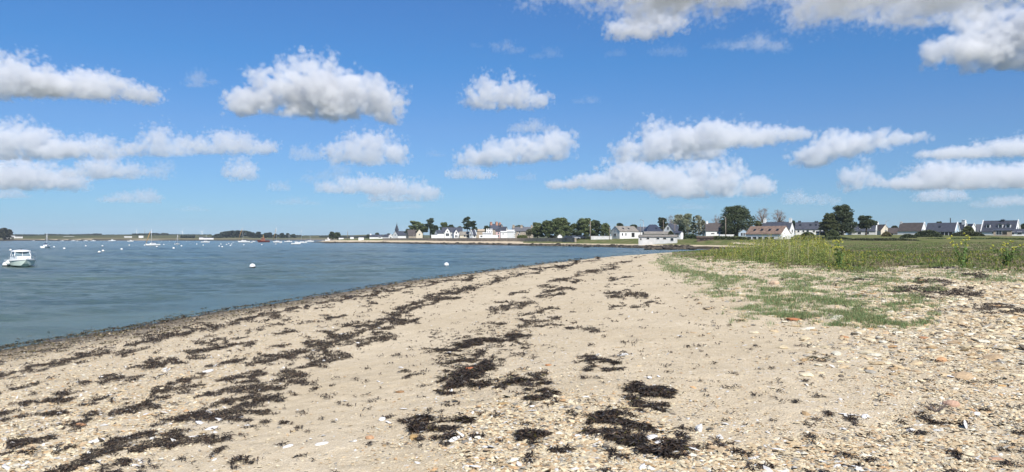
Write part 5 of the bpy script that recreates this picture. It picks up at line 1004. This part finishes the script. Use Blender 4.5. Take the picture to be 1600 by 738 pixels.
def sailboat(px, wl, lpx, mast_top, lab, yaw=0., sail='navyc', hullm='gel', Lr=None, mast_px=None, mizzen=False, lean=0):
    Y = 3220/(wl-HZ); L = Lr or lpx/F*Y/max(.3, abs(math.cos(yaw))); X = PX(px, Y); e0 = empty('sailing_boat', (X, Y, 0), yaw-math.atan2(X, Y), lab, 'sailboat', 'sailing boats moored in the bay')
    B = L*.31; Hh = L*.11; MB().add(*hull(L, B, Hh)).build('hull', M[hullm], e0, False)
    cabin(MB(), -L*.18, L*.22, B*.30, B*.20, Hh*.95, Hh*1.65, .06*L*.3, L*.06).build('cabin', M['gel'], e0)
    cabin(MB(), -L*.15, L*.14, B*.305, B*.235, Hh*1.2, Hh*1.42, .01, .02).build('cabin_window', M['glass'], e0)
    mh = (wl-mast_top)/F*Y; mr_ = max(.07, Y/F*.17); mx_ = L*.08
    MB().tube([(mx_,0,Hh),(mx_,0,mh)], [mr_, mr_*.75], 7).build('mast', M['alu'], e0, True)
    MB().tube([(mx_,0,Hh*2.3),(-L*.33,0,Hh*2.2)], max(.10, mr_*1.3), 7).build('sail_cover', M[sail], e0, True)
    rg = MB(); wr = max(.02, Y/F*.045); rg.tube([(mx_,0,mh*.97),(L*.47,0,Hh*1.2)], wr, 4).tube([(mx_,0,mh*.98),(-L*.48,0,Hh)], wr, 4); rg.tube([(mx_,0,mh*.8),(mx_-.1,-B*.45,Hh)], wr, 4).tube([(mx_,0,mh*.8),(mx_-.1,B*.45,Hh)], wr, 4); rg.build('rigging', M['metal'], e0)
    if mizzen: MB().tube([(mx_+L*.06*lean, 0, Hh+mh*.05), (L*.42, 0, Hh*1.2)] if False else [(L*.46,0,Hh*1.3),(mx_+L*.08,0,mh*.85)], max(.12, mr_*1.5), 7).build('furled_jib', M['ochre'], e0, True)
    return e0
sailboat(72.4, 387.7, 11, 364.5, 'small white sloop seen end on, near the left motor boat', 1.2, Lr=5.2)
sailboat(238.5, 383.9, 20.5, 358, 'white sailing boat with an ochre furled sail, nearest of the far group', .25+math.pi, mizzen=True)
sailboat(277, 382.2, 7.5, 366.5, 'little white sloop with a brownish hull side below the second wind turbine', .7, hullm='greyw')
sailboat(321, 379.2, 13.5, 367, 'low white sloop in front of the oyster yard', .1)
sailboat(381, 379.0, 18, 354.8, 'white yacht with a tall mast and an ochre furled sail before the wooded hill', .1+math.pi, mizzen=True)
sailboat(433.5, 379.1, 14, 354, 'white yacht with a tall mast right of the dark red boat', math.pi, mizzen=True)
sailboat(450.5, 378.5, 12, 366.5, 'short-masted white sloop left of the white cabin cruiser', .1, sail='black')
sailboat(472, 380.2, 15, 358.6, 'white yacht with the tallest slender mast, right of the cabin cruiser', math.pi-.1)
sailboat(483.5, 378.2, 14, 369, 'white boat with a very short mast at the right end of the moored group', .05)
def motorboat(px, wl, lpx, lab, yaw, name='motor_boat', mh=1., hullm='gel', cabm='gel'):
    Y = 3220/(wl-HZ); L = lpx/F*Y/max(.3, abs(math.cos(yaw))); e0 = empty(name, (PX(px, Y), Y, 0), yaw-math.atan2(PX(px, Y), Y), lab, 'motorboat', 'motor boats moored in the bay'); B = L*.38; Hh = L*.14
    MB().add(*hull(L, B, Hh, .5)).build('hull', M[hullm], e0); cabin(MB(), -L*.12, L*.22, B*.36, B*.28, Hh, Hh+.16*L*mh, .1, L*.07).build('cabin', M[cabm], e0)
    cabin(MB(), -L*.10, L*.20, B*.365, B*.29, Hh+.07*L*mh, Hh+.125*L*mh, .06, L*.03).build('windscreen', M['glass'], e0); return e0
motorboat(462.5, 382, 15, 'white cabin cruiser in front of the masts', .1)
rb = motorboat(411.5, 378.7, 19, 'dark red fishing boat with an orange wheelhouse', math.pi, 'fishing_boat', 1.3, 'red', 'orange'); MB().tube([(0,0,.5),(0,0,5.6)], .22, 6).build('mast', M['ochre'], rb)
for a in [(204,377.8,9,'white motor boat touching the left edge of the first sloop group',0.),(396,378.2,6,'small white dinghy left of the red boat',.3),(393,379.6,4,'tiny white tender beside the ochre-sailed yacht',.2),(97.5,376.9,4.5,'leftmost tiny motor boat of the far left row',.2),(114.5,376.9,6,'second tiny boat of the far left row',.1),(120.5,377.2,4,'third tiny boat of the far left row',.1),
          (134,376.9,6,'tiny white boat in the middle of the far left row',.1),(145.5,377.1,7,'longest tiny white boat of the far left row',.1),(175,377.2,10,'tiny boat with a thin mast at the right of the far left row',.1),(439,379.7,4,'small tender under the tall-masted yacht',.1),(510,378.4,14,'grey white boat drawn up by the two dark trees',.05),(523,378.6,10,'grey boat lying right of the one by the two dark trees',.0),
          (52.5,376.6,3.5,'tiny white boat on the dark spit at the left',0.)]:
    motorboat(a[0], a[1], a[2], a[3], a[4])
# the near motor boat, bow towards the camera
Y = 3220/(416.6-HZ); X = PX(33.3, Y); e0 = empty('motor_boat', (X, Y, 0), math.atan2(-Y, -X)+.16, 'white cabin boat with a pale hull, moored nearest at the left edge', 'motorboat', 'motor boats moored in the bay')
L = 5.0; B = 2.45; Hh = .62
MB().add(*hull(L, B, Hh, .55, 22)).build('hull', M['gelgreen'], e0, False)
V, Fq = hull(L*1.02, B*1.06, Hh, .55, 22); m = MB()
for i in range(22):
    for s_ in (0, 4):
        a = V[i*5+s_]; b = V[(i+1)*5+s_]; m.add([(a[0],a[1],a[2]-.10),(b[0],b[1],b[2]-.10),(b[0],b[1],b[2]+.05),(a[0],a[1],a[2]+.05),(a[0],a[1]*.93,a[2]-.10),(b[0],b[1]*.93,b[2]-.10),(b[0],b[1]*.93,b[2]+.05),(a[0],a[1]*.93,a[2]+.05)], [(0,1,2,3),(7,6,5,4),(3,2,6,7),(4,5,1,0)])
m.build('gunwale', M['gel'], e0)
cabin(MB(), -.9, 1.5, .86, .62, Hh+.0, Hh+.42, .06, .2).build('foredeck_cabin', M['gel'], e0)
ws = cabin(MB(), -.7, .75, .80, .70, Hh+.40, Hh+.86, .10, .26).build('wheelhouse_glass', simple('tinted_windscreen', (.16,.22,.25), .15, 0), e0)
m = MB()
for sy in (-1, 1):
    m.tube([(.75, sy*.70, Hh+.4), (.49, sy*.60, Hh+.88)], .035, 6).tube([(-.7, sy*.80, Hh+.4), (-.66, sy*.70, Hh+.88)], .035, 6).tube([(0, sy*.76, Hh+.4), (-.05, sy*.66, Hh+.88)], .03, 6)
m.tube([(.76, 0, Hh+.4), (.49, 0, Hh+.88)], .025, 6).build('window_frame', M['gel'], e0)
MB().ball((-.1, 0, Hh+.87), 1., 20, 8, .92, .88, .20, 0, 1).build('hardtop', M['gel'], e0, True)
MB().tube([(-.1,0,Hh+1.04),(-.1,0,Hh+1.18)], .05, 8).build('roof_light', M['black'], e0, True)
m = MB(); rp = [(V[i*5][0]*.96, V[i*5][1]*.9, V[i*5][2]+.38) for i in range(13, 22, 2)]+[(V[i*5+4][0]*.96, V[i*5+4][1]*.9, V[i*5+4][2]+.38) for i in range(21, 12, -2)]
m.tube(rp, .018, 6)
for p in rp: m.tube([(p[0], p[1], p[2]-.38), p], .014, 5)
m.build('bow_rail', M['metal'], e0)
MB().box(-2.85, -2.5, -.2, .2, .1, .95).box(-2.9, -2.55, -.06, .06, -.4, .2).build('outboard_motor', M['black'], e0)
o = MB().ball((0,0,0), .22, 14, 10).build('fender', M['buoyw'], None, True, label='small white fender hanging between the nearest boat and its buoy', cat='fender'); o.location = (PX(15.2, Y-1), Y-1.2, .42)
o2 = MB().tube([(0,0,0),(.9,.6,.45)], .015, 5)
def buoy(px, bot, lab, rad=.26, group='white mooring buoys', proto=None):
    Y = 3220/(bot-HZ)
    if proto: o = copy_tree(proto); o['label'] = lab; o['group'] = group
    else:
        o = empty('mooring_buoy', (0,0,0), 0, lab, 'buoy', group); MB().ball((0,0,0), 1, 18, 8, 1, 1, 1, -.12, 1).build('float', M['buoyw'], o, True)
        MB().ball((0,0,0), 1.006, 18, 5, 1, 1, 1, -.95, -.12).build('dark_waterline_band', M['buoyg'], o, True); MB().tube([(0,0,.95),(0,0,1.15)], .12, 8).build('mooring_eye', M['metal'], o, True)  # lower part of the ball in a near-black colour, below the white float
    o.location = (PX(px, Y), Y, rad*.42); o.scale = (rad, rad, rad); o.rotation_euler = (.12, 0, px); return o
b0 = buoy(394.5, 418.6, 'white mooring buoy with a dark waterline floating by itself, left of centre', .28)
buoy(697.5, 415.8, 'white mooring buoy nearest the middle of the beach, right one of the close pair', .25, proto=b0)
buoy(10, 417, 'large white buoy in front of the nearest boat', .36, proto=b0)
buoy(271.3, 389, 'white buoy below the little brown-sided sloop', .30, proto=b0); buoy(100.5, 389.6, 'white buoy right of the small end-on sloop', .30, proto=b0)
for px_, bt in [(16.5,392.2),(84.5,387),(134,385.3),(155,395.4),(161,393.2),(160,385.2),(190,390.6),(202,384),(226,384),(245,386.3),(256,383),(283.5,385.2),(291.5,377.6),(295.5,377.6),(307.5,382.2),(317.5,384),(342.5,385.6),(347.2,386.6),(345.2,382.2),(354,382.9),(357.5,381.3),(360,384.5),(362,382.2),(364.2,379.2),(381,383.6),(409,383.1),(431,382.2),(437.5,380.2),(265,377.4),(252,377.2)]:
    buoy(px_, bt, 'small white mooring buoy among the distant anchored boats', .27, 'distant white mooring buoys', b0)
# rowing boat on the cove's edge and parked cars under the cypresses
Y = 3220/(386.9-HZ); e0 = empty('rowing_boat', (PX(915.5, Y), Y-2, .02), .1, 'small dark rowing boat floating off the rocks below the cypresses', 'boat'); MB().add(*hull(1.9, .8, .28, .2)).build('hull', M['black'], e0); MB().box(-.2, .0, -.3, .3, .2, .24).build('seat', M['wood'], e0)
def car(px, base, Y, yaw, mat, lab):
    e0 = empty('parked_car', (PX(px, Y), Y, zat(base, Y)), yaw, lab, 'car', 'cars parked under the cypresses'); m = MB(); pr = [(-2.1,.35),(-2.1,.85),(-1.9,.95),(-.9,1.0),(.9,1.0),(1.9,.85),(2.1,.6),(2.1,.35)]
    n = len(pr); m.add([(a, -.85, b) for a, b in pr]+[(a, .85, b) for a, b in pr], [tuple(range(n)), tuple(range(2*n-1, n-1, -1))]+[(i, i+n, (i+1) % n+n, (i+1) % n) for i in range(n)]).build('body', M[mat], e0)
    cabin(MB(), -1.7, 1.0, .78, .78, .98, 1.45, .14, .6).build('cabin_glass', M['glass'], e0); MB().box(-1.45, .25, -.62, .62, 1.452, 1.49).build('roof', M[mat], e0)
    for a in (-1.3, 1.3):
        for b in (-1, 1): MB().tube([(a, b*.72, .32), (a, b*.9, .32)], .32, 14).build('wheel', M['black'], e0, True)
car(889, 374.2, 296, .2, 'paintd', 'dark car parked under the middle of the cypress row'); car(899, 374, 299, -.1, 'paints', 'silver car parked right of the dark car under the cypresses'); car(908, 373.6, 301, .15, 'paintd', 'second dark car, rightmost of the cars under the cypresses')

# ---------------------------------------------------------------- the air itself
hm = bpy.data.materials.new('haze'); hm.use_nodes = True; hn = hm.node_tree; hn.nodes.clear()
ho = hn.nodes.new('ShaderNodeOutputMaterial'); hv = hn.nodes.new('ShaderNodeVolumePrincipled'); hn.links.new(hv.outputs[0], ho.inputs[1])
hv.inputs['Color'].default_value = (.80, .90, 1, 1); hv.inputs['Density'].default_value = .00008
MB().box(-8000, 8000, -400, 9000, -6, 118).build('haze', hm, kind='stuff', label='thin sea haze')
